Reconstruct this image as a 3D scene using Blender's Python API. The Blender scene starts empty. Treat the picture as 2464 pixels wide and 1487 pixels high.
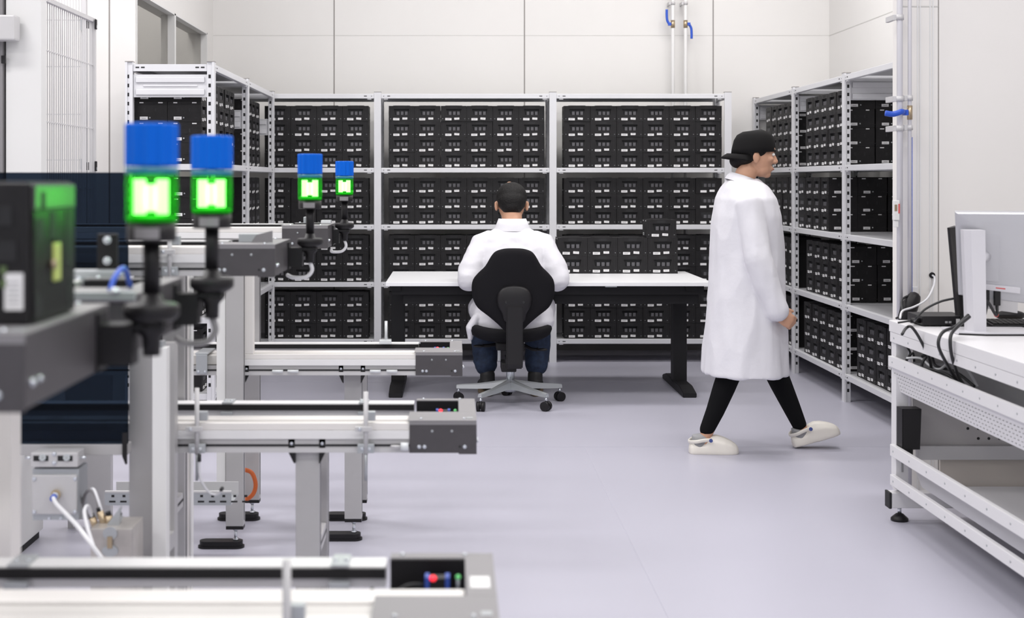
import bpy, bmesh, math, random
from mathutils import Vector, Matrix, Quaternion
random.seed(7)
SC = bpy.context.scene
COL = SC.collection
H, F, PX, PY = 1.345, 3300.0, 1090.0, 435.0       # eye height, focal length in pixels, principal point
def P(px, py, D):
    return Vector(((px - PX) * D / F, D, H - (py - PY) * D / F))
def V(*a): return Vector(a)

# ------------------------------------------------------------------ materials
MATS = {}
def mat(name, col, rough=.5, metal=0., noise=0., nscale=8., bump=0., bscale=60., spec=.5, coat=0., emit=None, estr=0.):
    if name in MATS: return MATS[name]
    m = bpy.data.materials.new(name); m.use_nodes = True
    nt = m.node_tree; b = nt.nodes['Principled BSDF']
    b.inputs['Base Color'].default_value = (*col, 1)
    b.inputs['Roughness'].default_value = rough
    b.inputs['Metallic'].default_value = metal
    b.inputs['Specular IOR Level'].default_value = spec
    b.inputs['Coat Weight'].default_value = coat
    tc = None
    if noise or bump:
        tc = nt.nodes.new('ShaderNodeTexCoord')
    if noise:
        n = nt.nodes.new('ShaderNodeTexNoise'); n.inputs['Scale'].default_value = nscale; n.inputs['Detail'].default_value = 4
        r = nt.nodes.new('ShaderNodeValToRGB')
        r.color_ramp.elements[0].position = .3; r.color_ramp.elements[1].position = .7
        r.color_ramp.elements[0].color = (*[c * (1 - noise) for c in col], 1)
        r.color_ramp.elements[1].color = (*[min(1, c * (1 + noise)) for c in col], 1)
        nt.links.new(tc.outputs['Object'], n.inputs['Vector'])
        nt.links.new(n.outputs['Fac'], r.inputs['Fac']); nt.links.new(r.outputs['Color'], b.inputs['Base Color'])
    if bump:
        n2 = nt.nodes.new('ShaderNodeTexNoise'); n2.inputs['Scale'].default_value = bscale; n2.inputs['Detail'].default_value = 3
        bp = nt.nodes.new('ShaderNodeBump'); bp.inputs['Strength'].default_value = bump; bp.inputs['Distance'].default_value = .01
        nt.links.new(tc.outputs['Object'], n2.inputs['Vector'])
        nt.links.new(n2.outputs['Fac'], bp.inputs['Height']); nt.links.new(bp.outputs['Normal'], b.inputs['Normal'])
    if emit:
        b.inputs['Emission Color'].default_value = (*emit, 1); b.inputs['Emission Strength'].default_value = estr
    MATS[name] = m
    return m
def glassy(name, col, clear, rough=.08, base=None):
    m = bpy.data.materials.new(name); m.use_nodes = True
    nt = m.node_tree; nt.nodes.clear()
    o = nt.nodes.new('ShaderNodeOutputMaterial')
    t = nt.nodes.new('ShaderNodeBsdfTransparent'); t.inputs[0].default_value = (*col, 1)
    p = nt.nodes.new('ShaderNodeBsdfPrincipled'); p.inputs['Base Color'].default_value = (*(base or col), 1)
    p.inputs['Roughness'].default_value = rough
    x = nt.nodes.new('ShaderNodeMixShader'); x.inputs[0].default_value = 1 - clear
    nt.links.new(t.outputs[0], x.inputs[1]); nt.links.new(p.outputs[0], x.inputs[2]); nt.links.new(x.outputs[0], o.inputs[0])
    MATS[name] = m
    return m
mat('steel_white', (.70, .70, .73), .38, noise=.03, nscale=3)
mat('shelf_grey', (.46, .46, .48), .42, noise=.04, nscale=3)
mat('hole_black', (.012, .012, .014), .7)
mat('crate_black', (.0125, .0115, .0128), .5, spec=.3, noise=.18, nscale=20, bump=.06, bscale=240)
mat('crate_tooth', (.10, .097, .108), .5)
mat('sticker', (.82, .81, .82), .55)
mat('print_grey', (.34, .34, .35), .6)
mat('alu', (.47, .46, .465), .36, .25, noise=.04, nscale=5)
mat('alu_light', (.58, .57, .58), .4, .1)
mat('cream', (.80, .77, .75), .45)
mat('white_plastic', (.80, .79, .80), .35)
mat('belt_black', (.011, .010, .011), .6, spec=.3)
mat('belt_grey', (.62, .60, .58), .5)
mat('anthracite', (.074, .068, .074), .42, .15, noise=.05, nscale=30)
mat('grey_and_lit_cap', (.25, .24, .25), .45, .1)  # plain grey parts; on housing tops, anthracite paint lightened for overhead light
mat('zinc', (.75, .78, .82), .25, .9)
mat('zinc_dull', (.48, .50, .52), .4, .6)
mat('black_plastic', (.009, .008, .0095), .45, spec=.35)
mat('black_matte', (.0065, .006, .008), .8, bump=.15, bscale=900, spec=.2)
mat('led_red', (.6, .02, .03), .4, emit=(1, .03, .05), estr=1.6)
mat('led_green', (.1, .5, .15), .4, emit=(.3, 1, .35), estr=.25)
mat('sensor_blue', (.03, .08, .42), .4)
mat('wall_white', (.82, .795, .775), .6, noise=.012, nscale=1.5)
mat('wall_cool', (.80, .783, .77), .6, noise=.012, nscale=1.5)
mat('wall_seam', (.30, .28, .27), .8)
mat('seam_light', (.60, .59, .57), .8)
mat('frame_white', (.76, .755, .755), .45)
mat('desk_white', (.86, .86, .88), .35)
mat('desk_black', (.010, .0095, .011), .55, spec=.3)
mat('bench_white', (.74, .73, .75), .4)
mat('bench_panel', (.50, .48, .48), .5)
mat('bench_beige', (.60, .55, .50), .5)
mat('monitor_grey', (.50, .50, .53), .42, .35)
mat('monitor_stand', (.66, .65, .69), .4, .2)
mat('coat_white', (.72, .71, .755), .9, spec=.2, bump=.35, bscale=14)
mat('denim', (.022, .036, .075), .85, noise=.35, nscale=30, bump=.2, bscale=300)
mat('legging', (.005, .005, .006), .9, spec=.15)
mat('skin', (.56, .31, .205), .5, noise=.06, nscale=20)
mat('hair', (.0045, .0036, .0036), .55, bump=.5, bscale=160, spec=.3)
mat('cap_black', (.007, .0065, .007), .85, spec=.2)
mat('clog', (.78, .74, .68), .5)
mat('clog_blue', (.05, .08, .28), .4)
mat('sock', (.33, .33, .34), .9, bump=.3, bscale=300)
mat('shoe_black', (.02, .019, .02), .6)
mat('sole_tan', (.20, .15, .10), .7)
mat('orange', (.65, .14, .03), .45)
mat('cable_white', (.75, .75, .78), .45)
mat('cable_black', (.015, .015, .017), .45)
mat('valve_blue', (.02, .09, .55), .35)
mat('brass', (.48, .38, .26), .35, .8)
mat('lime', (.55, .62, .18), .35)
mat('pink_red', (.65, .10, .10), .5)
mat('guard_wire', (.62, .61, .62), .5)
mat('olive', (.10, .15, .06), .5)
mat('eye_white', (.85, .84, .82), .3)
mat('lip', (.42, .16, .13), .5)
mat('crystal', (.70, .72, .74), .15)
mat('aged_steel', (.52, .49, .47), .38, .6, noise=.18, nscale=14)
glassy('tint_glass', (.150, .190, .245), .90, .05, (.03, .04, .06))
glassy('window_glass', (.82, .815, .80), .93, .03, (.3, .3, .3))
glassy('mesh_clear', (.96, .96, .97), .95, .1, (.9, .9, .9))
glassy('lens_green', (.24, .92, .20), .80, .3, (.015, .28, .02))
mat('lens_blue', (.001, .115, .60), .4, spec=.15, emit=(.0, .16, .85), estr=.06)
mat('lens_teal', (.0, .16, .25), .3)
mat('led_tube', (.9, 1, .9), .4, emit=(.52, 1., .46), estr=9)
mat('led_glow', (.02, .35, .03), .5, emit=(.04, .6, .03), estr=.25)

# floor with faint sheet joints
def floor_mat():
    m = bpy.data.materials.new('floor_vinyl'); m.use_nodes = True
    nt = m.node_tree; b = nt.nodes['Principled BSDF']
    tc = nt.nodes.new('ShaderNodeTexCoord')
    n = nt.nodes.new('ShaderNodeTexNoise'); n.inputs['Scale'].default_value = 1.3; n.inputs['Detail'].default_value = 5
    r = nt.nodes.new('ShaderNodeValToRGB')
    r.color_ramp.elements[0].color = (.445, .437, .515, 1); r.color_ramp.elements[1].color = (.475, .467, .543, 1)
    nt.links.new(tc.outputs['Object'], n.inputs['Vector']); nt.links.new(n.outputs['Fac'], r.inputs['Fac'])
    nt.links.new(r.outputs['Color'], b.inputs['Base Color'])
    n2 = nt.nodes.new('ShaderNodeTexNoise'); n2.inputs['Scale'].default_value = 420
    bp = nt.nodes.new('ShaderNodeBump'); bp.inputs['Strength'].default_value = .05; bp.inputs['Distance'].default_value = .002
    nt.links.new(tc.outputs['Object'], n2.inputs['Vector']); nt.links.new(n2.outputs['Fac'], bp.inputs['Height']); nt.links.new(bp.outputs['Normal'], b.inputs['Normal'])
    b.inputs['Roughness'].default_value = .36
    b.inputs['Specular IOR Level'].default_value = .45
    MATS['floor_vinyl'] = m
floor_mat()
mat('floor_joint', (.43, .423, .50), .5)

# ------------------------------------------------------------------ mesh builder
class MB:
    def __init__(s): s.bm = bmesh.new(); s.slots = []
    def mi(s, m):
        if m not in s.slots: s.slots.append(m)
        return s.slots.index(m)
    def _fin(s, faces, m, smooth=False):
        i = s.mi(m)
        for f in faces: f.material_index = i; f.smooth = smooth
    def box(s, x0, x1, y0, y1, z0, z1, m, bev=0, M=None):
        x0, x1 = sorted((x0, x1)); y0, y1 = sorted((y0, y1)); z0, z1 = sorted((z0, z1))
        vs = [s.bm.verts.new(p) for p in ((x0,y0,z0),(x1,y0,z0),(x1,y1,z0),(x0,y1,z0),(x0,y0,z1),(x1,y0,z1),(x1,y1,z1),(x0,y1,z1))]
        if M is not None:
            for v in vs: v.co = M @ v.co
        fs = [s.bm.faces.new([vs[i] for i in q]) for q in ((0,3,2,1),(4,5,6,7),(0,1,5,4),(1,2,6,5),(2,3,7,6),(3,0,4,7))]
        s._fin(fs, m)
        if bev:
            es = {e for f in fs for e in f.edges}
            r = bmesh.ops.bevel(s.bm, geom=list(es), offset=bev, segments=2, affect='EDGES', profile=.6)
            s._fin([f for f in r['faces']], m)
        return s
    def prism(s, pts, axis, a0, a1, m, bev=0, smooth=False):
        # pts: polygon in the other two axes (in order), extruded along axis
        def mk(p, a):
            if axis == 'x': return (a, p[0], p[1])
            if axis == 'y': return (p[0], a, p[1])
            return (p[0], p[1], a)
        A = [s.bm.verts.new(mk(p, a0)) for p in pts]; B = [s.bm.verts.new(mk(p, a1)) for p in pts]
        n = len(pts); fs = [s.bm.faces.new(A), s.bm.faces.new(B[::-1])]
        side = []
        for i in range(n): side.append(s.bm.faces.new([A[i], B[i], B[(i+1) % n], A[(i+1) % n]]))
        s._fin(fs, m); s._fin(side, m, smooth)
        bmesh.ops.recalc_face_normals(s.bm, faces=fs + side)
        if bev:
            es = {e for f in fs for e in f.edges}
            r = bmesh.ops.bevel(s.bm, geom=list(es), offset=bev, segments=2, affect='EDGES')
            s._fin(r['faces'], m)
        return s
    def rings(s, rs, m, close=True, smooth=True):
        # rs: list of lists of points (equal length)
        R = [[s.bm.verts.new(p) for p in r] for r in rs]; n = len(R[0]); fs = []
        for a, b in zip(R, R[1:]):
            for i in range(n): fs.append(s.bm.faces.new([a[i], a[(i+1) % n], b[(i+1) % n], b[i]]))
        if close: fs += [s.bm.faces.new(R[0][::-1]), s.bm.faces.new(R[-1])]
        s._fin(fs, m, smooth)
        bmesh.ops.recalc_face_normals(s.bm, faces=fs)
        return s
    def tube(s, pts, r, m, seg=10, rb=None, up=None):
        pts = [Vector(p) for p in pts]; n = len(pts)
        rad = r if isinstance(r, (list, tuple)) else [r] * n
        rs = []; prev = None
        for i, p in enumerate(pts):
            t = (pts[min(i+1, n-1)] - pts[max(i-1, 0)])
            t = t.normalized() if t.length > 1e-9 else Vector((0, 0, 1))
            if prev is None:
                u = Vector(up) if up else (Vector((0, 0, 1)) if abs(t.z) < .9 else Vector((0, 1, 0)))
            else: u = prev
            u = (u - t * u.dot(t)).normalized(); w = t.cross(u); prev = u
            a = rad[i]; a, b = a if isinstance(a, (list, tuple)) else (a, a)
            rs.append([p + u * a * math.cos(k * 2 * math.pi / seg) + w * b * math.sin(k * 2 * math.pi / seg) for k in range(seg)])
        return s.rings(rs, m)
    def cyl(s, p0, p1, r, m, seg=20, r1=None):
        p0, p1 = Vector(p0), Vector(p1)
        t = (p1 - p0).normalized(); u = Vector((0, 0, 1)) if abs(t.z) < .9 else Vector((1, 0, 0))
        u = (u - t * u.dot(t)).normalized(); w = t.cross(u)
        def ring(c, rr): return [s.bm.verts.new(c + (u * math.cos(k * 2 * math.pi / seg) + w * math.sin(k * 2 * math.pi / seg)) * rr) for k in range(seg)]
        A, B = ring(p0, r), ring(p1, r if r1 is None else r1)
        side = [s.bm.faces.new([A[i], A[(i+1) % seg], B[(i+1) % seg], B[i]]) for i in range(seg)]
        caps = [s.bm.faces.new(A[::-1]), s.bm.faces.new(B)]
        s._fin(side, m, True); s._fin(caps, m)
        bmesh.ops.recalc_face_normals(s.bm, faces=side + caps)
        return s
    def lathe(s, prof, c, m, seg=28):
        c = Vector(c)
        s.rings([[c + Vector((max(r, 1e-4) * math.cos(k * 2 * math.pi / seg), max(r, 1e-4) * math.sin(k * 2 * math.pi / seg), z)) for k in range(seg)] for r, z in prof], m)
        return s
    def ell(s, c, r, m, R=None, u=20, v=12):
        M = Matrix.Translation(Vector(c)) @ (R.to_4x4() if R is not None else Matrix()) @ Matrix.Diagonal((*r, 1))
        g = bmesh.ops.create_uvsphere(s.bm, u_segments=u, v_segments=v, radius=1, matrix=M)
        s._fin({f for vv in g['verts'] for f in vv.link_faces}, m, True)
        return s
    def bolt(s, c, ax, r=.005, h=.004, m='zinc', seg=12):
        c = Vector(c); ax = Vector(ax).normalized()
        s.cyl(c, c + ax * h * .6, r * 1.0, m, seg); s.cyl(c + ax * h * .6, c + ax * h, r * .8, m, seg, r * .5)
        return s
    def quad(s, pts, m):
        f = s.bm.faces.new([s.bm.verts.new(p) for p in pts]); s._fin([f], m); return s
    def mesh(s, name):
        me = bpy.data.meshes.new(name); s.bm.to_mesh(me); s.bm.free()
        for m in s.slots: me.materials.append(MATS[m])
        return me
    def build(s, name, parent=None, loc=None, rz=0):
        o = bpy.data.objects.new(name, s.mesh(name)); COL.objects.link(o)
        if parent: o.parent = parent
        if loc is not None: o.location = loc
        if rz: o.rotation_euler.z = rz
        return o
    def remesh(s, name, parent, voxel, smooth=6, m=None, fac=.5):
        me = s.mesh(name + '_src'); o = bpy.data.objects.new(name + '_src', me); COL.objects.link(o)
        r = o.modifiers.new('r', 'REMESH'); r.mode = 'VOXEL'; r.voxel_size = voxel; r.use_smooth_shade = True
        if smooth:
            sm = o.modifiers.new('s', 'SMOOTH'); sm.factor = fac; sm.iterations = smooth
        dg = bpy.context.evaluated_depsgraph_get(); dg.update()
        ne = bpy.data.meshes.new_from_object(o.evaluated_get(dg), depsgraph=dg)
        mats = list(me.materials)
        bpy.data.objects.remove(o); bpy.data.meshes.remove(me)
        ne.name = name; ne.materials.clear(); ne.materials.append(MATS[m] if m else mats[0])
        for p in ne.polygons: p.use_smooth = True; p.material_index = 0
        ob = bpy.data.objects.new(name, ne); COL.objects.link(ob)
        if parent: ob.parent = parent
        return ob

def tag(o, label, cat=None, group=None, kind=None):
    if label: o['label'] = label
    if cat: o['category'] = cat
    if group: o['group'] = group
    if kind: o['kind'] = kind
    return o
def thing(name, label, cat, loc=(0, 0, 0), group=None):
    o = bpy.data.objects.new(name, None); COL.objects.link(o); o.empty_display_size = .1
    o.location = loc
    return tag(o, label, cat, group)
class At:
    """parent whose children are given in world coordinates"""
def W(o, root):
    # child built in world coordinates, root is unrotated
    o.parent = root; o.location = o.location - root.location; return o
def struct(name, mb, label=None):
    o = mb.build(name); o['kind'] = 'structure'
    if label: o['label'] = label; o['category'] = name.split('_')[0]
    return o
def smooth_pts(pts, n=6):
    pts = [Vector(p) for p in pts]; out = []
    for i in range(len(pts) - 1):
        p0, p1, p2, p3 = pts[max(i-1, 0)], pts[i], pts[i+1], pts[min(i+2, len(pts)-1)]
        for k in range(n):
            t = k / n
            out.append(.5 * ((2*p1) + (p2-p0)*t + (2*p0-5*p1+4*p2-p3)*t*t + (3*p1-p0-3*p2+p3)*t**3))
    return out + [pts[-1]]
def text_mesh(name, body, size, m, Mw, parent):
    cu = bpy.data.curves.new(name, 'FONT'); cu.body = body; cu.size = size; cu.extrude = .0002
    o = bpy.data.objects.new(name + '_src', cu); COL.objects.link(o)
    dg = bpy.context.evaluated_depsgraph_get(); dg.update()
    me = bpy.data.meshes.new_from_object(o.evaluated_get(dg), depsgraph=dg)
    bpy.data.objects.remove(o)
    me.transform(Mw); me.materials.clear(); me.materials.append(MATS[m])
    ob = bpy.data.objects.new(name, me); COL.objects.link(ob)
    if parent: ob.parent = parent
    return ob

# ------------------------------------------------------------------ the room
DW = 10.9                                            # back wall
XL, XR = -1.907, 2.99
struct('floor', MB().box(-6, 5.2, -3, DW + .15, -.1, 0, 'floor_vinyl'))
j = MB()
for y in (6.93, 9.16): j.box(-2.2, 2.98, y, y + .005, 0, .0006, 'floor_joint')
j.box(.66, .664, 1.0, 6.9, 0, .0006, 'floor_joint')
o = j.build('floor_seam'); o['kind'] = 'structure'
b = MB().box(-6, 5.2, DW, DW + .15, 0, 4.2, 'wall_cool')
k = DW / F
for px in (804, 1262, 1716):
    x = (px - PX) * k; b.box(x - .0045, x + .0045, DW - .0015, DW, 0, 4.2, 'wall_seam')
b.box(XL, XR, DW - .001, DW, 2.4975, 2.5015, 'seam_light')
struct('wall_back', b)
# left wall with its two window openings, and the jog of wall facing the room
YJ = 8.23
wy0, wy1, wym = 8.25, 10.63, 9.40
b = MB()
b.box(XL - .15, XL, YJ, DW, 0, 1.30, 'wall_cool')
b.box(XL - .15, XL, YJ, DW, 2.49, 4.2, 'wall_cool')
b.box(XL - .15, XL, wy1, DW, 1.30, 2.49, 'wall_cool')
b.box(XL - .15, XL, YJ, wy0, 1.30, 2.49, 'wall_cool')
struct('wall_left', b)
b = MB().box(-6, XL - .15, YJ, YJ + .15, 0, 4.2, 'wall_white')
b.box(-2.066, -2.058, YJ - .002, YJ, 0, 4.2, 'wall_seam')
struct('wall_step', b)
for n, (a, c) in enumerate(((wy0, wym), (wym, wy1))):
    f = MB()
    t = .022
    f.box(XL - .09, XL + .004, a, a + t, 1.30, 2.49, 'frame_white'); f.box(XL - .09, XL + .004, c - t, c, 1.30, 2.49, 'frame_white')
    f.box(XL - .09, XL + .004, a, c, 1.30, 1.30 + t, 'frame_white'); f.box(XL - .09, XL + .004, a, c, 2.49 - t * .5, 2.49, 'frame_white')
    w = struct(f'window_{n+1}', f)
    MB().box(XL - .05, XL - .044, a + t, c - t, 1.30 + t, 2.49 - t * .5, 'window_glass').build('window_pane', w)
# room beyond the windows, seen dimly through the glass
b = MB().box(-3.4, -3.3, YJ + .15, DW, 0, 4.2, 'wall_cool')
for y in (8.7, 9.1, 9.5, 9.9, 10.3, 10.7): b.box(-3.3, -3.298, y, y + .008, 0, 4.2, 'wall_seam')
b.box(-3.3, -3.298, YJ, DW, 2.2, 2.206, 'wall_seam')
struct('wall_beyond', b)
# right wall, above and behind the side rack
b = MB().box(XR, XR + .15, 6.0, DW, 0, 4.2, 'wall_cool')
b.box(XR - .001, XR, 6.0, DW, 2.494, 2.50, 'seam_light')
b.box(XR - .001, XR, 9.06, 9.066, 0, 2.5, 'seam_light')
struct('wall_right', b)
# near right wall that faces the camera, with ribbed jamb
YR = 5.92
kr = YR / F
xe = (2164 - PX) * kr
b = MB().box(xe, 5.2, YR, YR + .09, 0, 4.2, 'wall_white')
x1, x2 = (2258 - PX) * kr, (2215 - PX) * kr
b.box(x1 - .002, x1 + .002, YR - .0016, YR, 0, 4.2, 'wall_seam')
for q in (2206, 2212, 2236, 2243):
    xq = (q - PX) * kr; b.box(xq, xq + .006, YR - .003, YR, 0, 4.2, 'frame_white')
b.box(xe, x1, YR - .0015, YR, 2.095, 2.10, 'seam_light')
struct('wall_front', b)
b = MB(); b.box(-6, 5.2, -3, DW + .15, 4.2, 4.3, 'wall_cool'); struct('ceiling', b)
b = MB(); b.box(-6.1, -6, -3, DW, 0, 4.2, 'wall_cool'); struct('wall_side', b)
b = MB(); b.box(5.2, 5.3, -3, YR, 0, 4.2, 'wall_cool'); struct('wall_end', b)
# black skirting under the back rack
b = MB().box(XL, XR, DW - .012, DW, 0, .10, 'wall_seam'); struct('baseboard_back', b)
# ------------------------------------------------------------------ shelving
ZS = [1.989, 1.441, 1.020, .594, .173]               # shelf surfaces
def rack(name, label, root_loc, rz, ys, depth, xtra=None):
    """front plane at local y=0 (facing -y), bays along local x at positions ys, depth to +y"""
    t = thing(name, label, 'shelving', root_loc); t.rotation_euler.z = rz
    for i, x in enumerate(ys):
        for back in (0, 1):
            u = MB(); y0 = depth - .04 if back else 0
            u.box(x - .026, x + .026, y0, y0 + .012, 0, 2.0, 'steel_white') if not back else u.box(x - .026, x + .026, y0 + .028, y0 + .04, 0, 2.0, 'steel_white')
            u.box(x - .020, x + .020, y0 + (.012 if not back else 0), y0 + (.04 if not back else .028), 0, 2.0, 'steel_white')
            u.box(x - .027, x + .027, y0 - .001, y0 + .041, 2.0, 2.004, 'wall_seam')
            z = .06
            while z < 1.96:
                if min(abs(z - q + .02) for q in ZS) > .03:
                    u.box(x - .0206, x + .0206, y0 + .019, y0 + .032, z, z + .02, 'hole_black')
                z += .05
            u.build('upright', t)
        for z in ZS: MB().box(x - .012, x + .012, .04, depth - .04, z - .036, z - .004, 'steel_white').build('side_rail', t)
    for x0, x1 in zip(ys, ys[1:]):
        a, c = x0 + .0262, x1 - .0262
        for z in ZS:
            s = MB()
            s.box(a, c, .030, depth - .01, z - .006, z - .002, 'shelf_grey')
            s.box(a, c, .002, .030, z - .035, z, 'steel_white', .003)
            s.box(a, c, depth - .03, depth - .004, z - .035, z - .002, 'steel_white')
            for xx in (a + .045, c - .075): s.box(xx, xx + .022, .0015, .003, z - .020, z - .014, 'hole_black')
            for xx in (a + .016, c - .022): s.box(xx, xx + .006, .0015, .003, z - .020, z - .015, 'hole_black')
            for xx in (a + .02, c - .05): s.box(xx, xx + .03, .006, .02, z - .042, z - .035, 'steel_white')
            s.build('shelf', t)
    return t
B_Y = 10.15
xb = [-1.856, -.558, .740, 2.036]
rb = rack('shelving_rack', 'long grey steel shelving rack full of black crates along the back wall', (0, B_Y, 0), 0, xb, .45)
XLF, XRF = -1.315, 2.378
yl = [7.575, 8.83, 10.085]
# left: local -y -> world +x  (rotation +90): local x -> world y
rl = rack('shelving_rack', 'grey steel shelving rack by the windows with a ribbed plate on its end', (XLF, 0, 0), math.pi / 2, yl, .49)
p = MB()
# ribbed end plate facing the room, in local coords: world y=7.575 end -> local x = yl[0]
x = yl[0]; z0, z1 = 1.806, 1.932
p.box(x - .006, x - .002, .042, .448, z0, z1, 'steel_white')
for za, zb in ((z1 - .046, z1 - .012), (z0 + .012, z0 + .046)): p.box(x - .013, x - .006, .055, .435, za, zb, 'steel_white', .005)
p.box(x - .010, x - .006, .095, .395, (z0 + z1) / 2 - .004, (z0 + z1) / 2 + .004, 'steel_white', .0018)
p.build('end_plate', rl)
for x in yl[1:]:
    p = MB(); p.box(x - .006, x - .002, .042, .448, 1.68, 1.80, 'steel_white')
    for za, zb in ((1.69, 1.724), (1.757, 1.79)): p.box(x - .013, x - .006, .055, .435, za, zb, 'steel_white', .005)
    p.build('end_plate', rl)
p = MB(); x = yl[0]; p.box(x - .014, x - .0125, .042, .448, 1.949, 1.988, 'steel_white')
for yy in (.055, .085, .385, .415): p.box(x - .0152, x - .014, yy, yy + .02, 1.967, 1.974, 'hole_black')
p.build('end_beam', rl)
XRF_ = None
yr = [-10.86, -9.61, -8.36, -7.11, -6.05]
rr = rack('shelving_rack', 'grey steel shelving rack along the side wall behind the walking person', (XRF, 0, 0), -math.pi / 2, yr, .46)
p = MB(); x = yr[2]
p.box(x + .002, x + .006, .042, .42, 1.836, 1.952, 'steel_white')
for za, zb in ((1.842, 1.876), (1.912, 1.946)): p.box(x + .006, x + .012, .055, .41, za, zb, 'steel_white', .004)
p.build('end_plate', rr)
for x in yr[:2]:
    p = MB(); p.box(x + .002, x + .006, .042, .42, 1.828, 1.94, 'steel_white')
    for za, zb in ((1.836, 1.87), (1.90, 1.932)): p.box(x + .006, x + .012, .055, .41, za, zb, 'steel_white', .004)
    p.build('end_plate', rr)

# ------------------------------------------------------------------ crates
CW, CD, CH = .1905, .186, .1145
def crate_body():
    m = MB(); w = CW / 2
    zt, zb = .090, .0475                              # window opening (trapezium)
    o = [(-w, 0), (w, 0), (w, CH), (-w, CH)]
    i = [(-.046, zb), (.046, zb), (.057, zt), (-.057, zt)]
    def q3(p, y): return (p[0], y, p[1])
    for k in range(4):
        n = (k + 1) % 4
        m.quad([q3(o[k], 0), q3(o[n], 0), q3(i[n], 0), q3(i[k], 0)], 'crate_black')
        m.quad([q3(i[k], 0), q3(i[n], 0), q3(i[n], .016), q3(i[k], .016)], 'hole_black')
    m.quad([q3(p, .016) for p in i], 'hole_black')
    # shell
    m.quad([(-w, 0, 0), (-w, CD, 0), (w, CD, 0), (w, 0, 0)], 'crate_black')
    m.quad([(-w, CD, 0), (-w, CD, CH), (w, CD, CH), (w, CD, 0)], 'crate_black')
    m.quad([(-w, 0, 0), (-w, 0, CH), (-w, CD, CH), (-w, CD, 0)], 'crate_black')
    m.quad([(w, 0, 0), (w, CD, 0), (w, CD, CH), (w, 0, CH)], 'crate_black')
    m.quad([(-w, 0, CH), (w, 0, CH), (w, CD, CH), (-w, CD, CH)], 'crate_black')
    bmesh.ops.recalc_face_normals(m.bm, faces=m.bm.faces[:])
    # top lip, corner feet, recessed bands, screws
    m.box(-.062, .062, .0, CD, CH, CH + .0028, 'crate_black')
    m.box(-.026, .026, -.0008, 0, .094, .112, 'hole_black')
    for sx in (-1, 1):
        m.box(sx * .069, sx * w, -.0008, .0, 0, .004, 'hole_black')
        m.box(sx * .0735, sx * .0755, -.0008, 0, .012, CH - .008, 'hole_black')
        m.box(sx * .079, sx * .084, -.0012, 0, .017, .020, 'zinc_dull'); m.box(sx * .079, sx * .084, -.001, 0, .023, .027, 'hole_black')
        # side walls: two latch slots, catch, corner ridges
        X = sx * w
        for yy in (.060, .120): m.box(X - .0006 * sx, X + .0008 * sx, yy, yy + .010, .058, .078, 'hole_black')
        m.box(X, X + .0012 * sx, .072, .118, .050, .082, 'crate_black')
        m.box(X, X + .0010 * sx, .010, .046, .052, .080, 'crate_black'); m.box(X, X + .0010 * sx, .138, .174, .052, .080, 'crate_black')
        m.cyl((X, .093, .024), (X + .003 * sx, .10, .024), .0045, 'zinc_dull', 10)
        for yy in (.022, .160): m.box(X, X + .001 * sx, yy, yy + .014, .022, .027, 'hole_black')
    return m.mesh('parts_crate')
ME_BODY = crate_body()
m = MB()
for c in (-.0265, .004, .0345): m.box(c - .0098, c + .0098, .004, .0155, .048, .0725, 'crate_tooth')
ME_TOOTH = m.mesh('divider')
def sticker(x0, x1, z0, z1, tilt=0, lines=2, y=-.0014):
    m = MB(); cx, cz = (x0 + x1) / 2, (z0 + z1) / 2
    R = Matrix.Translation((cx, 0, cz)) @ Matrix.Rotation(tilt, 4, 'Y') @ Matrix.Translation((-cx, 0, -cz))
    m.box(x0, x1, y, 0, z0, z1, 'sticker', M=R)
    for q in range(lines):
        z = z0 + (z1 - z0) * (.62 - .3 * q)
        m.box(x0 + .007, x1 - .007 - .006 * q, y - .0004, y, z, z + .0022, 'print_grey', M=R)
    return m
ME_L = [sticker(-.0615, -.0165, .007, .0235, 0).mesh('label'), sticker(-.0625, -.0165, .0075, .024, .02).mesh('label')]
ME_R = [sticker(.005, .042, .012, .0275, .06, 1).mesh('label'), sticker(.006, .042, .013, .028, 0, 1).mesh('label'), sticker(.004, .041, .012, .027, -.04, 1).mesh('label')]
def side_sticker(sx):
    w = CW / 2 * sx; m = MB()
    q = 0 if sx > 0 else .072; m.box(w, w + .0016 * sx, .036 + q, .080 + q, .013, .030, 'sticker'); m.box(w + .0016 * sx, w + .002 * sx, .046 + q, .070 + q, .019, .0225, 'print_grey')
    l = m.mesh('side_label'); m = MB()
    m.box(w, w + .0014 * sx, .025, .050, CH - .010, CH - .004, 'sticker'); a = m.mesh('tag_strip'); m = MB()
    m.box(w, w + .0014 * sx, .132, .154, CH - .010, CH - .004, 'sticker')
    return [l, a, m.mesh('tag_strip')]
ME_SIDE = {-1: side_sticker(-1), 1: side_sticker(1)}
def link(name, me, parent=None):
    o = bpy.data.objects.new(name, me); COL.objects.link(o)
    if parent: o.parent = parent
    return o
def crate(loc, rz, label, group, side=0, sc=(1, 1, 1), front=True):
    o = link('parts_crate', ME_BODY); o.location = loc; o.rotation_euler.z = rz; o.scale = sc
    tag(o, label, 'crate', group)
    if front:
        link('divider', ME_TOOTH, o)
        link('label', random.choice(ME_L), o); link('label', random.choice(ME_R), o)
    if side:
        for me in ME_SIDE[side]: link(me.name, me, o)
    return o
STUFF = []                                           # (loc, rz, sc) of crates that show least
ORD = ['first', 'second', 'third', 'fourth', 'fifth', 'sixth']
ROW4 = ['bottom', 'second', 'third', 'top']; ROW3 = ['bottom', 'middle', 'top']
SHF = ['top shelf', 'second shelf', 'third shelf', 'bottom shelf']
NROW = [4, 3, 3, 3]
PZ = .1155
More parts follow.
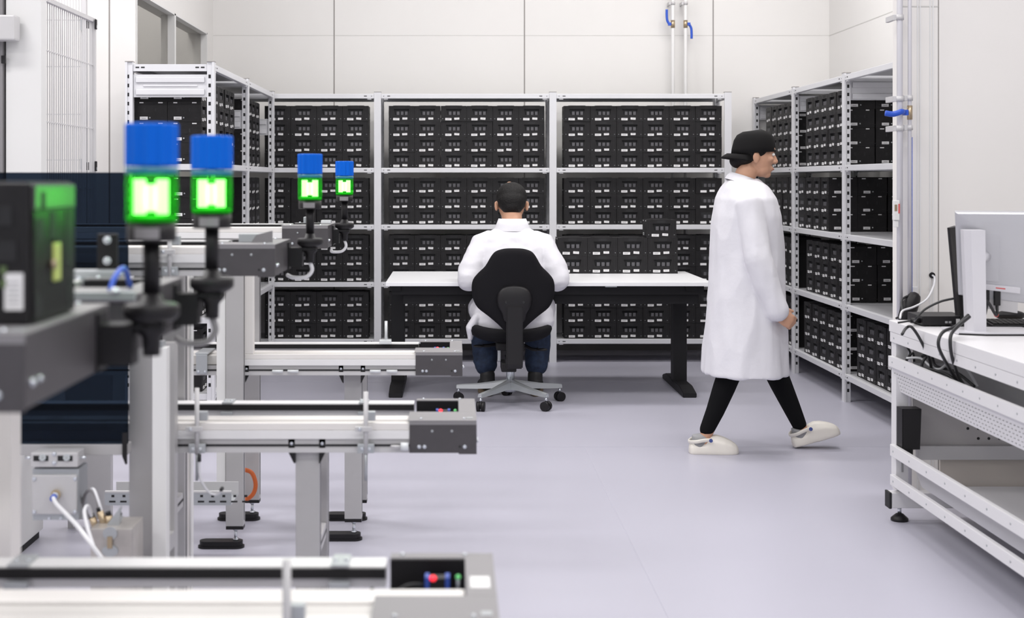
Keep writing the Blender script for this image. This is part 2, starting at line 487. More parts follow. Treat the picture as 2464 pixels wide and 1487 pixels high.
# back rack: bay -> (px of the stack's edge, columns, name)
k = (B_Y + .05) / F
bays = [((887 - PX) * k, .1935, [2, 3, 4, 5], 'bay behind the small signal towers', True),
        ((935 - PX) * k, .1936, [0, 1, 2, 3, 4, 5], 'bay behind the seated man', False),
        ((1357 - PX) * k, .1957, [0, 1, 2, 3, 4, 5], 'bay behind the desk crates', False)]
for bi, (xe_, pit, cols, bname, fromright) in enumerate(bays):
    x0 = xe_ - 6 * pit if fromright else xe_
    for li, zs in enumerate(ZS[1:]):
        off = [0, 0, 0, 0][li]
        for c in cols:
            if bi == 0 and li == 1 and c == 3: continue       # the big case stands here
            for r in range(NROW[li]):
                jx, jy = random.uniform(-.0008, .0008), random.uniform(-.004, .004)
                loc = (x0 + pit * (c + .5) + jx, B_Y + .05 + jy, zs + r * PZ)
                sc = (pit / .1925, 1, 1)
                hid = (bi == 2 and li == 2 and c < 4) or (bi == 1 and li in (2, 3) and c in (4, 5) and r < 2 and not (li == 3)) or (bi == 1 and li == 3 and c == 4) \
                    or (bi == 2 and li in (1, 2, 3) and c == 5) or (bi == 1 and li == 2 and c == 3 and r == 0)
                if hid: STUFF.append((loc, 0, sc)); continue
                rn = (ROW4 if NROW[li] == 4 else ROW3)[r]
                cn = ORD[c - cols[0]]
                crate(loc, 0, f'black crate, {rn} row, {cn} from left, {SHF[li]}, {bname}', f'crates in the {bname}', sc=sc)
# big black case with a vertical name label
def place(me_list): pass
cx = x0 = (887 - PX) * k - 6 * .1935 + .1935 * 3.5
t = thing('equipment_case', 'tall black equipment case with a white upright name label among the crates', 'case', (cx, B_Y + .045, ZS[2]))
m = MB(); m.box(-.094, .094, 0, .19, 0, .342, 'crate_black', .004)
for zz in (.11, .225): m.box(-.094, .094, -.0012, 0, zz, zz + .003, 'hole_black')
m.box(-.078, -.054, -.003, 0, .06, .10, 'black_plastic'); m.box(.0, .03, -.003, 0, .02, .06, 'black_plastic')
m.box(-.075, -.04, -.003, 0, .17, .20, 'black_plastic')
for zz in (.05, .09, .28): m.box(.045, .050, -.003, 0, zz, zz + .018, 'zinc_dull')
m.build('case_body', t)
m = MB(); m.box(-.026, .010, -.0025, 0, .118, .212, 'sticker'); m.box(-.020, -.0185, -.003, -.0025, .128, .20, 'print_grey')
lb = m.build('name_label', t)
text_mesh('lettering', 'Fundio', .027, 'hole_black', Matrix.Translation((-.013, -.0032, .202)) @ Matrix.Rotation(math.radians(90), 4, 'Y') @ Matrix.Rotation(math.radians(90), 4, 'X'), lb)
m = MB(); m.box(.094, .1, .03, .06, .08, .14, 'crate_black'); m.build('handle', t)

# side racks. fx: x of crate fronts
def side_stack(sgn, fx, y_near, n, li, pit, deep, bname, skip_label=False, cols_stuff=(), side_first=True):
    rz = math.pi / 2 if sgn > 0 else -math.pi / 2     # sgn>0: fronts face +x
    sd = -1 if sgn > 0 else 1                         # the wall of the crate that faces the camera
    rows = NROW[li]
    for c in range(n):
        y = y_near + pit * (c + .5)
        for r in range(rows):
            for d in range(deep if c == 0 else 1):
                loc = (fx - sgn * d * (CD + .004) + random.uniform(-.003, .003), y, ZS[li + 1] + r * PZ)
                sc = (pit / .1925, 1, 1)
                if skip_label or c in cols_stuff: STUFF.append((loc, rz, sc)); continue
                rn = (ROW4 if rows == 4 else ROW3)[r]
                if d == 0: lab = f'black crate, {rn} row, {ORD[c]} column, {SHF[li]}, {bname}'
                else: lab = f'crate showing its side, {rn} row, {ORD[d]} deep, {SHF[li]}, {bname}'
                crate(loc, rz, lab, f'crates in the {bname}', side=sd if c == 0 else 0, sc=sc, front=d == 0)
LA, LB = 'end bay of window rack', 'corner bay of window rack'
side_stack(1, XLF - .085, 7.63, 6, 0, .1925, 2, LA, cols_stuff=(1, 2))
side_stack(1, XLF - .085, 7.63, 4, 1, .1925, 2, LA, cols_stuff=(3,))
side_stack(1, XLF - .085, 7.63, 3, 2, .1925, 2, LA, True)
side_stack(1, XLF - .085, 7.63, 2, 3, .1925, 2, LA, cols_stuff=(1,))
side_stack(1, XLF - .085, 9.36, 3, 0, .1925, 1, LB)
side_stack(1, XLF - .085, 9.16, 4, 1, .1925, 1, LB, True)
side_stack(1, XLF - .085, 9.0, 5, 2, .1925, 1, LB, True)
RA, RB_, RC = 'far bay of side rack', 'middle bay of side rack', 'near bay of side rack'
side_stack(-1, XRF + .03, 9.66, 5, 0, .176, 1, RA, cols_stuff=(4,))
side_stack(-1, XRF + .03, 9.66, 5, 1, .185, 1, RA, True)
side_stack(-1, XRF + .03, 9.66, 5, 2, .185, 1, RA, True)
side_stack(-1, XRF + .03, 9.66, 5, 3, .185, 1, RA, True)
side_stack(-1, XRF + .03, 8.43, 5, 0, .186, 2, RB_)
side_stack(-1, XRF + .03, 8.80, 4, 1, .192, 2, RB_, cols_stuff=(3,))
side_stack(-1, XRF + .05, 8.46, 5, 2, .19, 2, RB_)
side_stack(-1, XRF + .03, 8.44, 5, 3, .192, 1, RB_)
side_stack(-1, XRF + .05, 7.50, 4, 3, .186, 1, RC)
# third crate back on the middle bay's second shelf
for r in range(3):
    crate((XRF + .03 + 2 * (CD + .006), 8.80 + .096, ZS[2] + r * PZ), -math.pi / 2, f'crate showing its side, {ROW3[r]} row, third deep, second shelf, {RB_}', f'crates in the {RB_}', side=1, front=False)

# the remaining crates as one body
bm = bmesh.new()
src = bmesh.new()
sm = MB(); w = CW / 2
sm.box(-w, w, 0, CD, 0, CH, 'crate_black')
sm.prism([(-.046, .0475), (.046, .0475), (.057, .09), (-.057, .09)], 'y', -.0008, .0, 'hole_black')
for c in (-.0265, .004, .0345): sm.box(c - .0098, c + .0098, -.0012, 0, .048, .0725, 'crate_tooth')
sm.box(-.0615, -.0165, -.0014, 0, .007, .0235, 'sticker'); sm.box(.005, .042, -.0014, 0, .012, .0275, 'sticker')
sm.box(-.062, .062, 0, CD, CH, CH + .0028, 'crate_black')
slots = list(sm.slots); me0 = sm.mesh('tmp')
for loc, rz, sc in STUFF:
    n0 = len(bm.verts); bm.from_mesh(me0); bm.verts.ensure_lookup_table()
    M = Matrix.Translation(loc) @ Matrix.Rotation(rz, 4, 'Z') @ Matrix.Diagonal((*sc, 1))
    for v in bm.verts[n0:]: v.co = M @ v.co
me = bpy.data.meshes.new('stacked_crates'); bm.to_mesh(me); bm.free()
for s_ in slots: me.materials.append(MATS[s_])
o = link('stacked_crates', me); tag(o, 'black crates stacked deep in the racks behind people, posts and the desk', 'crates', kind='stuff')

# ------------------------------------------------------------------ desk with crates
DZ, DY0, DY1 = .727, 8.36, 9.355
dx0 = (928 - PX) * DY0 / F; dx1 = (1715 - PX) * DY0 / F
t = thing('work_desk', 'long white topped desk on black legs that the man sits at', 'desk', ((dx0 + dx1) / 2, (DY0 + DY1) / 2, 0))
def D_(mb, name): return W(mb.build(name), t)
D_(MB().box(dx0, dx1, DY0, DY1, DZ - .025, DZ, 'desk_white', .003), 'desktop')
m = MB().box(dx0 + .035, dx1 - .035, DY0 + .10, DY0 + .14, DZ - .085, DZ - .0255, 'desk_black'); m.box(dx0 + .10, dx1 - .06, DY0 + .14, DY0 + .16, DZ - .145, DZ - .086, 'desk_black', .004)
D_(m, 'crossbeam')
D_(MB().box(dx0 + .1, dx1 - .06, DY1 - .2, DY1 - .16, DZ - .12, DZ - .0255, 'desk_black'), 'crossbeam')
for xl in ((935 - PX) * 8.75 / F + .0, dx1 - .17):
    m = MB().box(xl + .012, xl + .098, 8.86, 8.98, .04, DZ - .027, 'desk_black', .004); D_(m, 'leg')
    m = MB().prism([(8.50, 0), (9.34, 0), (9.34, .028), (9.2, .055), (8.66, .055), (8.50, .028)], 'x', xl + .012, xl + .098, 'desk_black', .004); D_(m, 'foot')
    m = MB().box(xl + .02, xl + .09, DY0 + .08, DY1 - .1, DZ - .06, DZ - .0255, 'desk_black'); D_(m, 'top_bracket')
m = MB().box(.93, 1.0, DY0 + .006, DY0 + .03, DZ - .031, DZ - .0255, 'zinc_dull'); D_(m, 'desktop_clip')
kd = 9.17 / F
for c in range(4):
    for r in range(2):
        x = (1340 + 72.2 * (c + .5) - PX) * kd
        crate((x, 9.13, DZ + r * .1195), 0, f'black labelled crate on the white desk, {["bottom", "upper"][r]} row, {ORD[c]} from the man', 'crates on the desk', sc=(1.044, 1.04, 1.035), side=-1 if c == 0 else 0)
crate(((1589.5 - PX) * kd, 9.13, DZ + 2 * .1195), 0, 'single black crate stacked on top of the other crates on the desk', 'crates on the desk', sc=(1.044, 1.04, 1.035), side=-1)
# ------------------------------------------------------------------ conveyors
def conveyor(name, label, yF, yB, zt, xl, c0, c1, upper=False, xg=None, of=(.014, .07, .125), yo=None):
    t = thing(name, label, 'conveyor', ((c0 + c1) / 2, (yF + yB) / 2, zt - .08), 'upper conveyors' if upper else 'lower conveyors')
    def B(mb, nm): return W(mb.build(nm), t)
    xr = c0 + .004
    # front profile with its slot
    m = MB(); m.box(xl, xr, yF + .004, yF + .055, zt - .078, zt - .042, 'alu')
    m.box(xl, xr, yF + .0035, yF + .004, zt - .062, zt - .056, 'hole_black'); m.box(xl, xr, yF + .003, yF + .004, zt - .078, zt - .066, 'alu_light')
    B(m, 'front_profile')
    m = MB(); m.box(xg if xg is not None else xl, xr, yF, yF + of[0], zt - .042, zt - .019, 'white_plastic', .0015); m.box(xg if xg is not None else xl, xr, yF + .0015, yF + of[0], zt - .0185, zt, 'cream', .0015)
    B(m, 'front_guide')
    m = MB(); m.box(xl, xr, yF + of[0] + .0005, yF + of[1], zt - .04, zt - .006, 'belt_grey', .002); B(m, 'front_belt')
    m = MB(); m.box(xl, xr if yo is None else c1 - .048, yF + of[1] + .0005, yF + of[2], zt - .04, zt - .001, 'cream', .003); B(m, 'inner_guide')
    # back profile: white top edge, black belt on the inner face
    m = MB(); m.box(xl, xr, yB - .068, yB - .018, zt - .03, zt + .002, 'alu_light'); m.box(xl, xr, yB - .070, yB - .016, zt + .002, zt + .005, 'white_plastic'); B(m, 'back_profile')
    m = MB(); m.box(xl, xr, yB - .076, yB - .0685, zt - .0135, zt + .002, 'belt_black'); B(m, 'back_belt')
    # end housing: folded sheet with a top opening
    h0, h1 = c0 + .008, c1 - .047
    ya, yb_ = yF + (yo or .135), yB - .03; yt = max(ya, yF + of[2]) + .001
    m = MB()
    m.box(c0, c1, yF - .003, yF - .0005, zt - .078, zt - .003, 'anthracite', .001)
    m.box(c0 + .13, c1, yF - .003, yF - .0005, zt - .081, zt - .0775, 'anthracite')
    m.box(c0 - .004, c1, yF - .003, ya, zt + .0055, zt + .008, 'grey_and_lit_cap', .0008)  # top plates: lighter colour stands in for light on the same sheet
    m.box(c0 + .01, c1, yb_, yB, zt + .0055, zt + .008, 'grey_and_lit_cap')
    m.box(h1, c1, ya, yb_, zt + .0055, zt + .008, 'grey_and_lit_cap')
    m.box(c0, c1, yF - .003, yF + .0, zt - .0035, zt + .0054, 'grey_and_lit_cap')
    m.box(c1 - .0025, c1, yF, yB, zt - .078, zt + .0054, 'anthracite')
    m.box(c0 + .01, c1, yB - .0025, yB, zt - .07, zt + .0054, 'anthracite')
    for dx, dz in ((.026, -.061), (.040, -.061), (.146, -.061)): m.bolt((c0 + dx, yF - .003, zt + dz), (0, -1, 0), .0052, .0055)
    m.cyl((c0 + .133, yF - .0034, zt - .061), (c0 + .133, yF - .003, zt - .061), .003, 'hole_black', 10)
    for dx in (.060, .112): m.bolt((c0 + dx, yF - .003, zt - .020), (0, -1, 0), .0035, .003, 'zinc_dull')
    for px_, py_ in ((.03, yF + .02), (.145, yF + .02), (.03, yB - .012), (.135, yB - .012)): m.bolt((c0 + px_, py_, zt + .008), (0, 0, 1), .0045, .004)
    m.bolt((c1, yF + .02, zt - .05), (1, 0, 0), .005, .006); m.bolt((c1, yF + .05, zt - .05), (1, 0, 0), .004, .005)
    m.box(c1 - .026, c1 - .010, yF + .024, yF + .042, zt + .008, zt + .0095, 'zinc_dull')
    cap = B(m, 'end_housing')
    m = MB(); m.box(h0 + .002, h1 - .001, yt, yb_ - .001, zt - .05, zt - .045, 'hole_black'); m.box(h0 + .002, h1 - .001, yb_ - .004, yb_ - .001, zt - .05, zt + .005, 'black_plastic')
    B(m, 'tray')
    # light barrier inside the opening
    sx, sy = (h0 + h1) / 2 + .018, (yt + yb_) / 2 + .012
    m = MB(); m.box(sx - .019, sx + .019, sy - .012, sy + .012, zt - .045, zt - .006, 'black_plastic', .001); 
    for q in (-1, 1):
        m.box(sx + q * .0165 - .0035, sx + q * .0165 + .0035, sy - .0135, sy + .013, zt - .044, zt - .004, 'sensor_blue')
        m.bolt((sx + q * .0165, sy - .0135, zt - .03), (0, -1, 0), .003, .002, 'zinc_dull', 8)
    se = B(m, 'light_sensor')
    m = MB(); m.ell((sx - .007, sy - .010, zt - .006), (.006, .005, .005), 'led_red', u=12, v=8); lr = m.build('red_lamp'); lr.parent = se; 
    m = MB(); m.ell((sx + .034, sy + .004, zt - .008), (.0045, .0045, .004), 'led_green', u=12, v=8); m.cyl((sx + .034, sy + .004, zt - .045), (sx + .034, sy + .004, zt - .010), .003, 'zinc_dull', 8); lg = m.build('green_lamp'); lg.parent = se
    for q in (lr, lg): q.location = (0, 0, 0)
    m = MB(); m.tube(smooth_pts([(sx - .02, sy, zt - .02), (sx - .05, sy - .02, zt - .015), (sx - .08, sy - .045, zt - .03), (sx - .10, ya + .01, zt - .025)]), .0022, 'cable_black', 8); B(m, 'sensor_cable')
    return t
def add(t, mb, nm):
    o = mb.build(nm); o.parent = t; o.location = -Vector(t.location); return o
def stand(t, x0, y0, y1, ztop, w=.064, dpt=.045, mtl='alu', bar=.36, pad=True, nm='leg', y_only=False):
    for y in ((y0,) if y_only else (y0, y1 - dpt)):
        m = MB(); m.box(x0, x0 + w, y, y + dpt, .082 if pad else 0, ztop, mtl, .002)
        for xs in (x0 - .0004, x0 + w + .0004): m.box(xs - .0003, xs + .0003, y + dpt * .40, y + dpt * .6, .10, ztop - .002, 'hole_black')
        m.box(x0 + .0005, x0 + w - .0005, y + .0005, y + dpt - .0005, .070, .0815, 'black_plastic')
        lg = add(t, m, nm)
        if pad:
            m = MB(); cx, cy = x0 - .02, y + dpt / 2
            for (a, r, z0, z1) in ((.055, .030, 0, .008), (.053, .026, .008, .026)):
                pts = [(cx + a * s_ + r * math.cos(q), cy + r * math.sin(q)) for s_, q in [(1, math.radians(d)) for d in range(-90, 91, 15)] + [(-1, math.radians(d)) for d in range(90, 271, 15)]]
                m.prism(pts, 'z', z0, z1, 'black_plastic', smooth=False)
            f = m.build('foot_pad'); f.parent = lg
            m = MB(); m.cyl((x0 + w * .52, cy, .0262), (x0 + w * .52, cy, .0695), .006, 'zinc', 12); m.cyl((x0 + w * .52, cy, .0262), (x0 + w * .52, cy, .034), .011, 'zinc', 6); m.cyl((x0 + w * .52, cy, .064), (x0 + w * .52, cy, .0695), .010, 'zinc', 12)
            s_ = m.build('levelling_screw'); s_.parent = lg
    if not y_only:
        m = MB(); m.box(x0 + w - .030, x0 + w - .004, y0 + dpt + .001, y1 - dpt - .001, bar - .02, bar + .02, 'alu_light'); m.box(x0 + w - .0042, x0 + w - .0036, y0 + dpt, y1 - dpt, bar - .004, bar + .004, 'hole_black')
        add(t, m, 'stretcher')
def corner(t, x, y, zt, sgn):
    m = MB(); m.prism([(x, zt), (x + sgn * .017, zt), (x + sgn * .017, zt - .035), (x + sgn * .004, zt - .062), (x, zt - .066)], 'y', y - .004, y + .02, 'black_plastic')
    m.bolt((x + sgn * .0085, y - .004, zt - .012), (0, -1, 0), .0042, .003)
    add(t, m, 'corner_bracket')
def rod_clamp(t, x, yF, zt, up=.055, down=.07, cab=False):
    m = MB(); y = yF - .014
    m.cyl((x, y, zt - .078 - down), (x, y, zt - .06), .0042, 'zinc_dull', 12); m.cyl((x, y, zt - .078), (x, y, zt + up), .0062, 'alu_light', 14)
    r = add(t, m, 'guide_rod')
    m = MB(); m.box(x - .022, x + .022, y - .004, y + .010, zt - .076, zt - .052, 'zinc_dull', .002)
    for q in (-.0095, .0095): m.bolt((x + q, y - .004, zt - .064), (0, -1, 0), .0048, .004)
    c = m.build('rod_clamp'); c.parent = r
    m = MB(); m.box(x - .028, x + .016, y - .011, y - .002, zt - .018, zt - .005, 'alu_light', .002); m.bolt((x - .015, y - .011, zt - .011), (0, -1, 0), .005, .004)
    c = m.build('cross_clamp'); c.parent = r
    m = MB(); m.box(x - .007, x + .024, y + .016, y + .036, zt + .006, zt + .03, 'zinc_dull', .002)
    c = m.build('stop_block'); c.parent = r
def saddle(t, x, yB, zt, w=.034):
    m = MB(); m.box(x, x + w, yB - .088, yB - .0765, zt - .045, zt - .016, 'zinc_dull', .001); m.box(x + .002, x + w - .002, yB - .076, yB - .01, zt + .0055, zt + .009, 'zinc_dull')
    for q in (.25, .75): m.bolt((x + w * q, yB - .05, zt + .009), (0, 0, 1), .004, .004)
    add(t, m, 'saddle_clamp')
ZL, ZU = .705, 1.165
# lower conveyors
xp = lambda px, D: (px - PX) * D / F
near = conveyor('conveyor', 'lower belt conveyor across the front of the view with a white sticker on its housing', 1.968, 2.328, ZL, -1.25, -.115, .067, of=(.055, .121, .187), yo=.122)
m = MB(); m.box(.027, .058, 2.13, 2.19, ZL + .008, ZL + .0085, 'sticker'); add(near, m, 'sticker')
saddle(near, xp(795, 2.27), 2.328, ZL); saddle(near, xp(22, 2.27), 2.328, ZL, .038)
rod_clamp(near, xp(690, 1.955), 1.968, ZL, up=.10)
m = MB(); m.cyl((xp(728, 1.95), 1.96, ZL + .0), (xp(715, 1.95) - .01, 1.90, ZL - .05), .006, 'alu_light', 12); add(near, m, 'guide_pin')
m = MB(); m.tube(smooth_pts([(xp(895, 2.22), 2.22, ZL - .02), (xp(905, 2.2), 2.2, ZL - .03), (xp(925, 2.19), 2.19, ZL - .035)]), .0035, 'cable_black', 8); add(near, m, 'cable')
stand(near, -.42, 2.02, 2.27, ZL - .08); stand(near, -1.0, 2.02, 2.27, ZL - .08)

mid = conveyor('conveyor', 'lower belt conveyor in the middle with a vertical rod clamped at each end', 3.62, 3.98, ZL, -1.75, -.115, .0625)
stand(mid, xp(711, 3.64), 3.64, 3.92, ZL - .079)
for x, s_ in ((xp(711, 3.64), -1), (xp(711, 3.64) + .064, 1)): corner(mid, x, 3.628, ZL - .042, s_)
rod_clamp(mid, xp(880, 3.6), 3.62, ZL, up=.085); rod_clamp(mid, xp(473, 3.6), 3.62, ZL, up=.095)
saddle(mid, xp(533, 3.91), 3.98, ZL); saddle(mid, xp(862, 3.91), 3.98, ZL, .03)
m = MB(); m.cyl((xp(940, 3.61), 3.612, ZL - .060), (xp(965, 3.61), 3.612, ZL - .060), .004, 'alu_light', 10); m.cyl((xp(964, 3.61), 3.612, ZL - .060), (xp(983, 3.61), 3.612, ZL - .060), .011, 'crystal', 16); add(mid, m, 'tension_screw')
m = MB(); m.tube(smooth_pts([(xp(478, 3.58), 3.59, ZL - .085), (xp(482, 3.6), 3.60, ZL - .14), (xp(500, 3.6), 3.62, ZL - .182), (xp(520, 3.6), 3.62, ZL - .187), (xp(534, 3.6), 3.60, ZL - .17)]), .0035, 'cable_white', 8)
m.cyl((xp(532, 3.6), 3.60, ZL - .172), (xp(536, 3.6), 3.595, ZL - .165), .005, 'cable_black', 8); m.cyl((xp(478, 3.58), 3.59, ZL - .095), (xp(478, 3.58), 3.59, ZL - .075), .005, 'cable_black', 8); add(mid, m, 'sensor_cable')

far = conveyor('conveyor', 'lower belt conveyor furthest off, ending beside the seated man', 5.06, 5.42, ZL, -1.9, -.138, .035, xg=xp(584, 5.06))
stand(far, xp(829, 5.12), 5.12, 5.47, ZL - .079)
for x, s_ in ((xp(829, 5.12), -1), (xp(829, 5.12) + .064, 1)): corner(far, x, 5.068, ZL - .042, s_)
corner(far, xp(584, 5.06) + .005, 5.068, ZL - .042, 1)
m = MB()
for a in (655, 692, 890, 930): m.cyl((xp(a, 5.05), 5.052, ZL - .062), (xp(a + 26, 5.05), 5.052, ZL - .062), .006, 'crystal', 10)
add(far, m, 'sensor_holder')
m = MB(); m.box(xp(472, 5.05), xp(499, 5.05), 5.045, 5.055, ZL - .072, ZL + .001, 'zinc_dull', .002); m.box(xp(470, 5.05), xp(501, 5.05), 5.045, 5.20, ZL + .001, ZL + .006, 'zinc_dull', .001)
for a in (478, 494): m.bolt((xp(a, 5.05), 5.045, ZL - .062), (0, -1, 0), .005, .004)
add(far, m, 'gusset_plate')
m = MB(); m.cyl((xp(928, 5.3), 5.33, ZL + .012), (xp(928, 5.3), 5.33, ZL + .095), .0055, 'crystal', 12); m.box(xp(912, 5.3), xp(941, 5.3), 5.32, 5.345, ZL + .006, ZL + .022, 'crystal', .002); add(far, m, 'guide_rod')

# upper conveyors on the tall posts
U = []
for i, (yF, yB, c1, lab) in enumerate(((1.545, 1.925, -.482, 'upper belt conveyor at the front that carries the standing black crate'),
                                  (2.08, 2.44, -.482, 'upper belt conveyor behind the one with the crate'),
                                  (3.715, 4.06, -.482, 'upper belt conveyor above the middle lower conveyor'),
                                  (5.28, 5.64, -.482, 'upper belt conveyor nearest the black crate racks'))):
    U.append(conveyor('conveyor', lab, yF, yB, ZU, -1.9 if i > 1 else -1.15, c1 - .176, c1, True))
u1, u2, u3, u4 = U
stand(u1, -.80, 2.455, 2.5, .0, y_only=True) if False else None
m = MB(); m.box(-1.0, -.787, 2.44, 2.50, .0, ZU - .085, 'cream', .002); add(u2, m, 'leg')
# tall grey posts beside white ones
stand(u3, xp(310, 3.57), 3.572, 4.03, ZU - .081, bar=.42)
m = MB(); xa = xp(366, 3.45); m.box(xa, xa + .0365, 3.45, 3.49, 0, .925, 'frame_white', .002); m.box(xa, xa + .0365, 3.55, 3.59, 0, .925, 'alu'); m.box(xa, xa + .0365, 3.4905, 3.5495, .40, .44, 'alu'); m.box(xa + .01, xa + .026, 3.452, 3.488, .925, .94, 'zinc_dull'); add(u3, m, 'white_post')
stand(u4, xp(544, 5.02), 5.012, 5.47, ZU - .081)
stand(u1, -1.1, 1.56, 1.90, ZU - .081)
m = MB(); xa = xp(584, 5.03); m.box(xa, xa + .034, 5.064, 5.099, ZL + .0005, ZU - .082, 'cream', .002); add(u4, m, 'white_post')
m = MB(); xa = xp(521, 5.02); m.box(xa, xa + .033, 5.02, 5.055, .225, ZU - .082, 'frame_white', .002); m.box(xa + .003, xa + .03, 5.023, 5.052, .20, .2245, 'black_plastic'); add(u4, m, 'white_post')
m = MB(); xa = xp(428, 4.3); m.box(xa, xa + .034, 4.3, 4.36, 0, ZU - .082, 'cream', .002); m.box(xa - .034, xa - .0005, 4.33, 4.38, 0, ZU - .082, 'alu'); m.box(xa - .02, xa - .012, 4.329, 4.33, 0, ZU - .085, 'hole_black'); m.box(xa + .0345, xa + .040, 4.31, 4.35, 0, ZU - .082, 'frame_white'); add(u3, m, 'white_post')
rod_clamp(u3, xp(408, 3.7), 3.715, ZU, up=.05, down=.03)
# fittings on top of the second upper conveyor
m = MB(); xa = xp(235, 2.46); m.box(xa, xa + .036, 2.455, 2.465, ZU + .022, ZU + .085, 'black_plastic', .002)
for zz in (.074, .037): m.bolt((xa + .019, 2.455, ZU + zz), (0, -1, 0), .0075, .007)
m.box(xa - .045, xa + .055, 2.446, 2.47, ZU - .02, ZU + .021, 'zinc_dull', .003)
m.bolt((xa - .03, 2.446, ZU + .004), (0, -1, 0), .006, .005); m.bolt((xa + .045, 2.446, ZU + .012), (0, -1, 0), .006, .005); add(u2, m, 'hinge_bracket')
m = MB(); m.box(-.655, -.48, 2.068, 2.078, ZU + .0, ZU + .012, 'zinc_dull', .001); m.bolt((-.51, 2.07, ZU + .012), (0, 0, 1), .009, .007); m.bolt((-.59, 2.06, ZU - .012), (0, -1, 0), .008, .006); add(u2, m, 'fixing_plate')
m = MB(); m.tube(smooth_pts([(-.525, 2.10, ZU + .012), (-.523, 2.12, ZU + .03), (-.518, 2.16, ZU + .042), (-.52, 2.21, ZU + .009)]), .0045, 'valve_blue', 8); add(u2, m, 'air_hose')
m = MB(); m.box(-.60, -.54, 3.84, 3.90, ZU + .009, ZU + .03, 'zinc_dull'); add(u3, m, 'sensor_block'); m = MB(); m.prism([(-.56, ZU + .009), (-.50, ZU + .009), (-.50, ZU + .042), (-.545, ZU + .03)], 'y', 3.80, 3.802, 'grey_and_lit_cap'); add(u3, m, 'deflector_plate')
m = MB(); m.box(-.60, -.57, 5.5, 5.56, ZU + .009, ZU + .035, 'zinc_dull', .002); add(u4, m, 'sensor_block'); m = MB(); m.box(-.53, -.49, 5.5, 5.55, ZU + .009, ZU + .022, 'crystal', .002); add(u4, m, 'deflector_plate')

# ------------------------------------------------------------------ signal towers
def tower(D, px, label, cab):
    x = xp(px, D)
    t = thing('signal_tower', label, 'signal light', (x, D, 1.172), 'signal towers')
    def B(mb, nm, par=None):
        o = mb.build(nm); o.parent = par or t; o.location = -Vector(t.location) if par is None else (0, 0, 0); return o
    c = (x, D, 0); r = .0358
    m = MB(); m.lathe([(.0001, 1.150), (.025, 1.150), (.033, 1.155), (.038, 1.160), (.038, 1.1735), (.034, 1.1765), (.0165, 1.178), (.0125, 1.19), (.0001, 1.19)], c, 'black_plastic', 32)
    m.lathe([(.0001, 1.105), (.012, 1.105), (.013, 1.13), (.022, 1.140), (.024, 1.151), (.0001, 1.151)], c, 'black_plastic', 20); B(m, 'base')
    m = MB(); m.lathe([(.0001, 1.189), (.0122, 1.189), (.0122, 1.268), (.0001, 1.268)], c, 'black_plastic', 20); B(m, 'pole')
    m = MB(); m.lathe([(.0001, 1.262), (.0325, 1.262), (.0335, 1.264), (.0335, 1.288), (.0001, 1.288)], c, 'black_plastic', 32); col = B(m, 'collar')
    m = MB()
    for k in range(8):
        a0 = math.radians(-90 - 30 + k * 7.5); a1 = math.radians(-90 - 30 + (k + 1) * 7.5); rr = .0339
        m.quad([(x + rr * math.cos(a0), D + rr * math.sin(a0), 1.266), (x + rr * math.cos(a1), D + rr * math.sin(a1), 1.266), (x + rr * math.cos(a1), D + rr * math.sin(a1), 1.281), (x + rr * math.cos(a0), D + rr * math.sin(a0), 1.281)], 'grey_and_lit_cap')
    B(m, 'rating_label', col)
    m = MB(); m.rings([[(x + q * math.cos(a), D + q * math.sin(a), z) for a in [2 * math.pi * i / 36 for i in range(36)]] for q, z in ((.0345, 1.2885), (.0358, 1.291), (.0358, 1.352), (.0345, 1.3535))], 'lens_green'); gm = B(m, 'green_module')
    m = MB(); m.lathe([(.0001, 1.2895), (.034, 1.2895), (.034, 1.296), (.0001, 1.296)], c, 'led_glow', 24); B(m, 'lens_ring', gm)
    m = MB()
    for q in (-1, 1): m.cyl((x + q * .0155, D - .004, 1.299), (x + q * .0155, D - .004, 1.347), .0085, 'led_tube', 14)
    m.cyl((x, D + .004, 1.303), (x, D + .004, 1.340), .0115, 'led_tube', 14); B(m, 'led_strip', gm)
    n = 48; prof = lambda q: [(x + (q + (.0014 if i % 4 < 2 else -.0016)) * math.cos(2 * math.pi * i / n), D + (q + (.0014 if i % 4 < 2 else -.0016)) * math.sin(2 * math.pi * i / n)) for i in range(n)]
    m = MB(); m.rings([[(a, b, z) for a, b in prof(q)] for q, z in ((.034, 1.3650), (.0352, 1.367), (.0352, 1.4215), (.0335, 1.4235), (.030, 1.424))], 'lens_blue', smooth=False); bmod = B(m, 'blue_module')
    m = MB(); m.lathe([(.0001, 1.3538), (.0355, 1.3538), (.0362, 1.3555), (.0362, 1.3635), (.0001, 1.3648)], c, 'lens_teal', 32); B(m, 'lens_ring', bmod)
    # bracket back to the conveyor housing, and the cable
    m = MB(); m.box(-.4818, -.4775, D - .035, D + .012, ZU - .078, ZU - .0, 'black_plastic'); m.prism([(D - .030, ZU - .07), (D + .008, ZU - .07), (D + .008, ZU - .016), (D - .030, ZU - .016)], 'x', -.4775, x - .02, 'black_plastic')
    m.box(-.4818, x + .02, D - .022, D + .022, ZU - .0235, ZU - .0155, 'black_plastic'); B(m, 'bracket')
    if cab:
        m = MB(); m.tube(smooth_pts([(x, D, 1.106), (x + .006, D, 1.082), (x - .012, D, 1.062), (x - .05, D + .01, 1.060), (-.49, D + .03, 1.066)]), .0058, 'cable_white' if D > 3 else 'grey_and_lit_cap', 10); B(m, 'cable')
    L = bpy.data.lights.new('tower_lamp', 'POINT'); L.energy = .55; L.color = (.15, 1, .10); L.shadow_soft_size = .03
    lo = bpy.data.objects.new('tower_lamp', L); COL.objects.link(lo); lo.parent = t; lo.location = (0, -.0, 1.325 - 1.172)
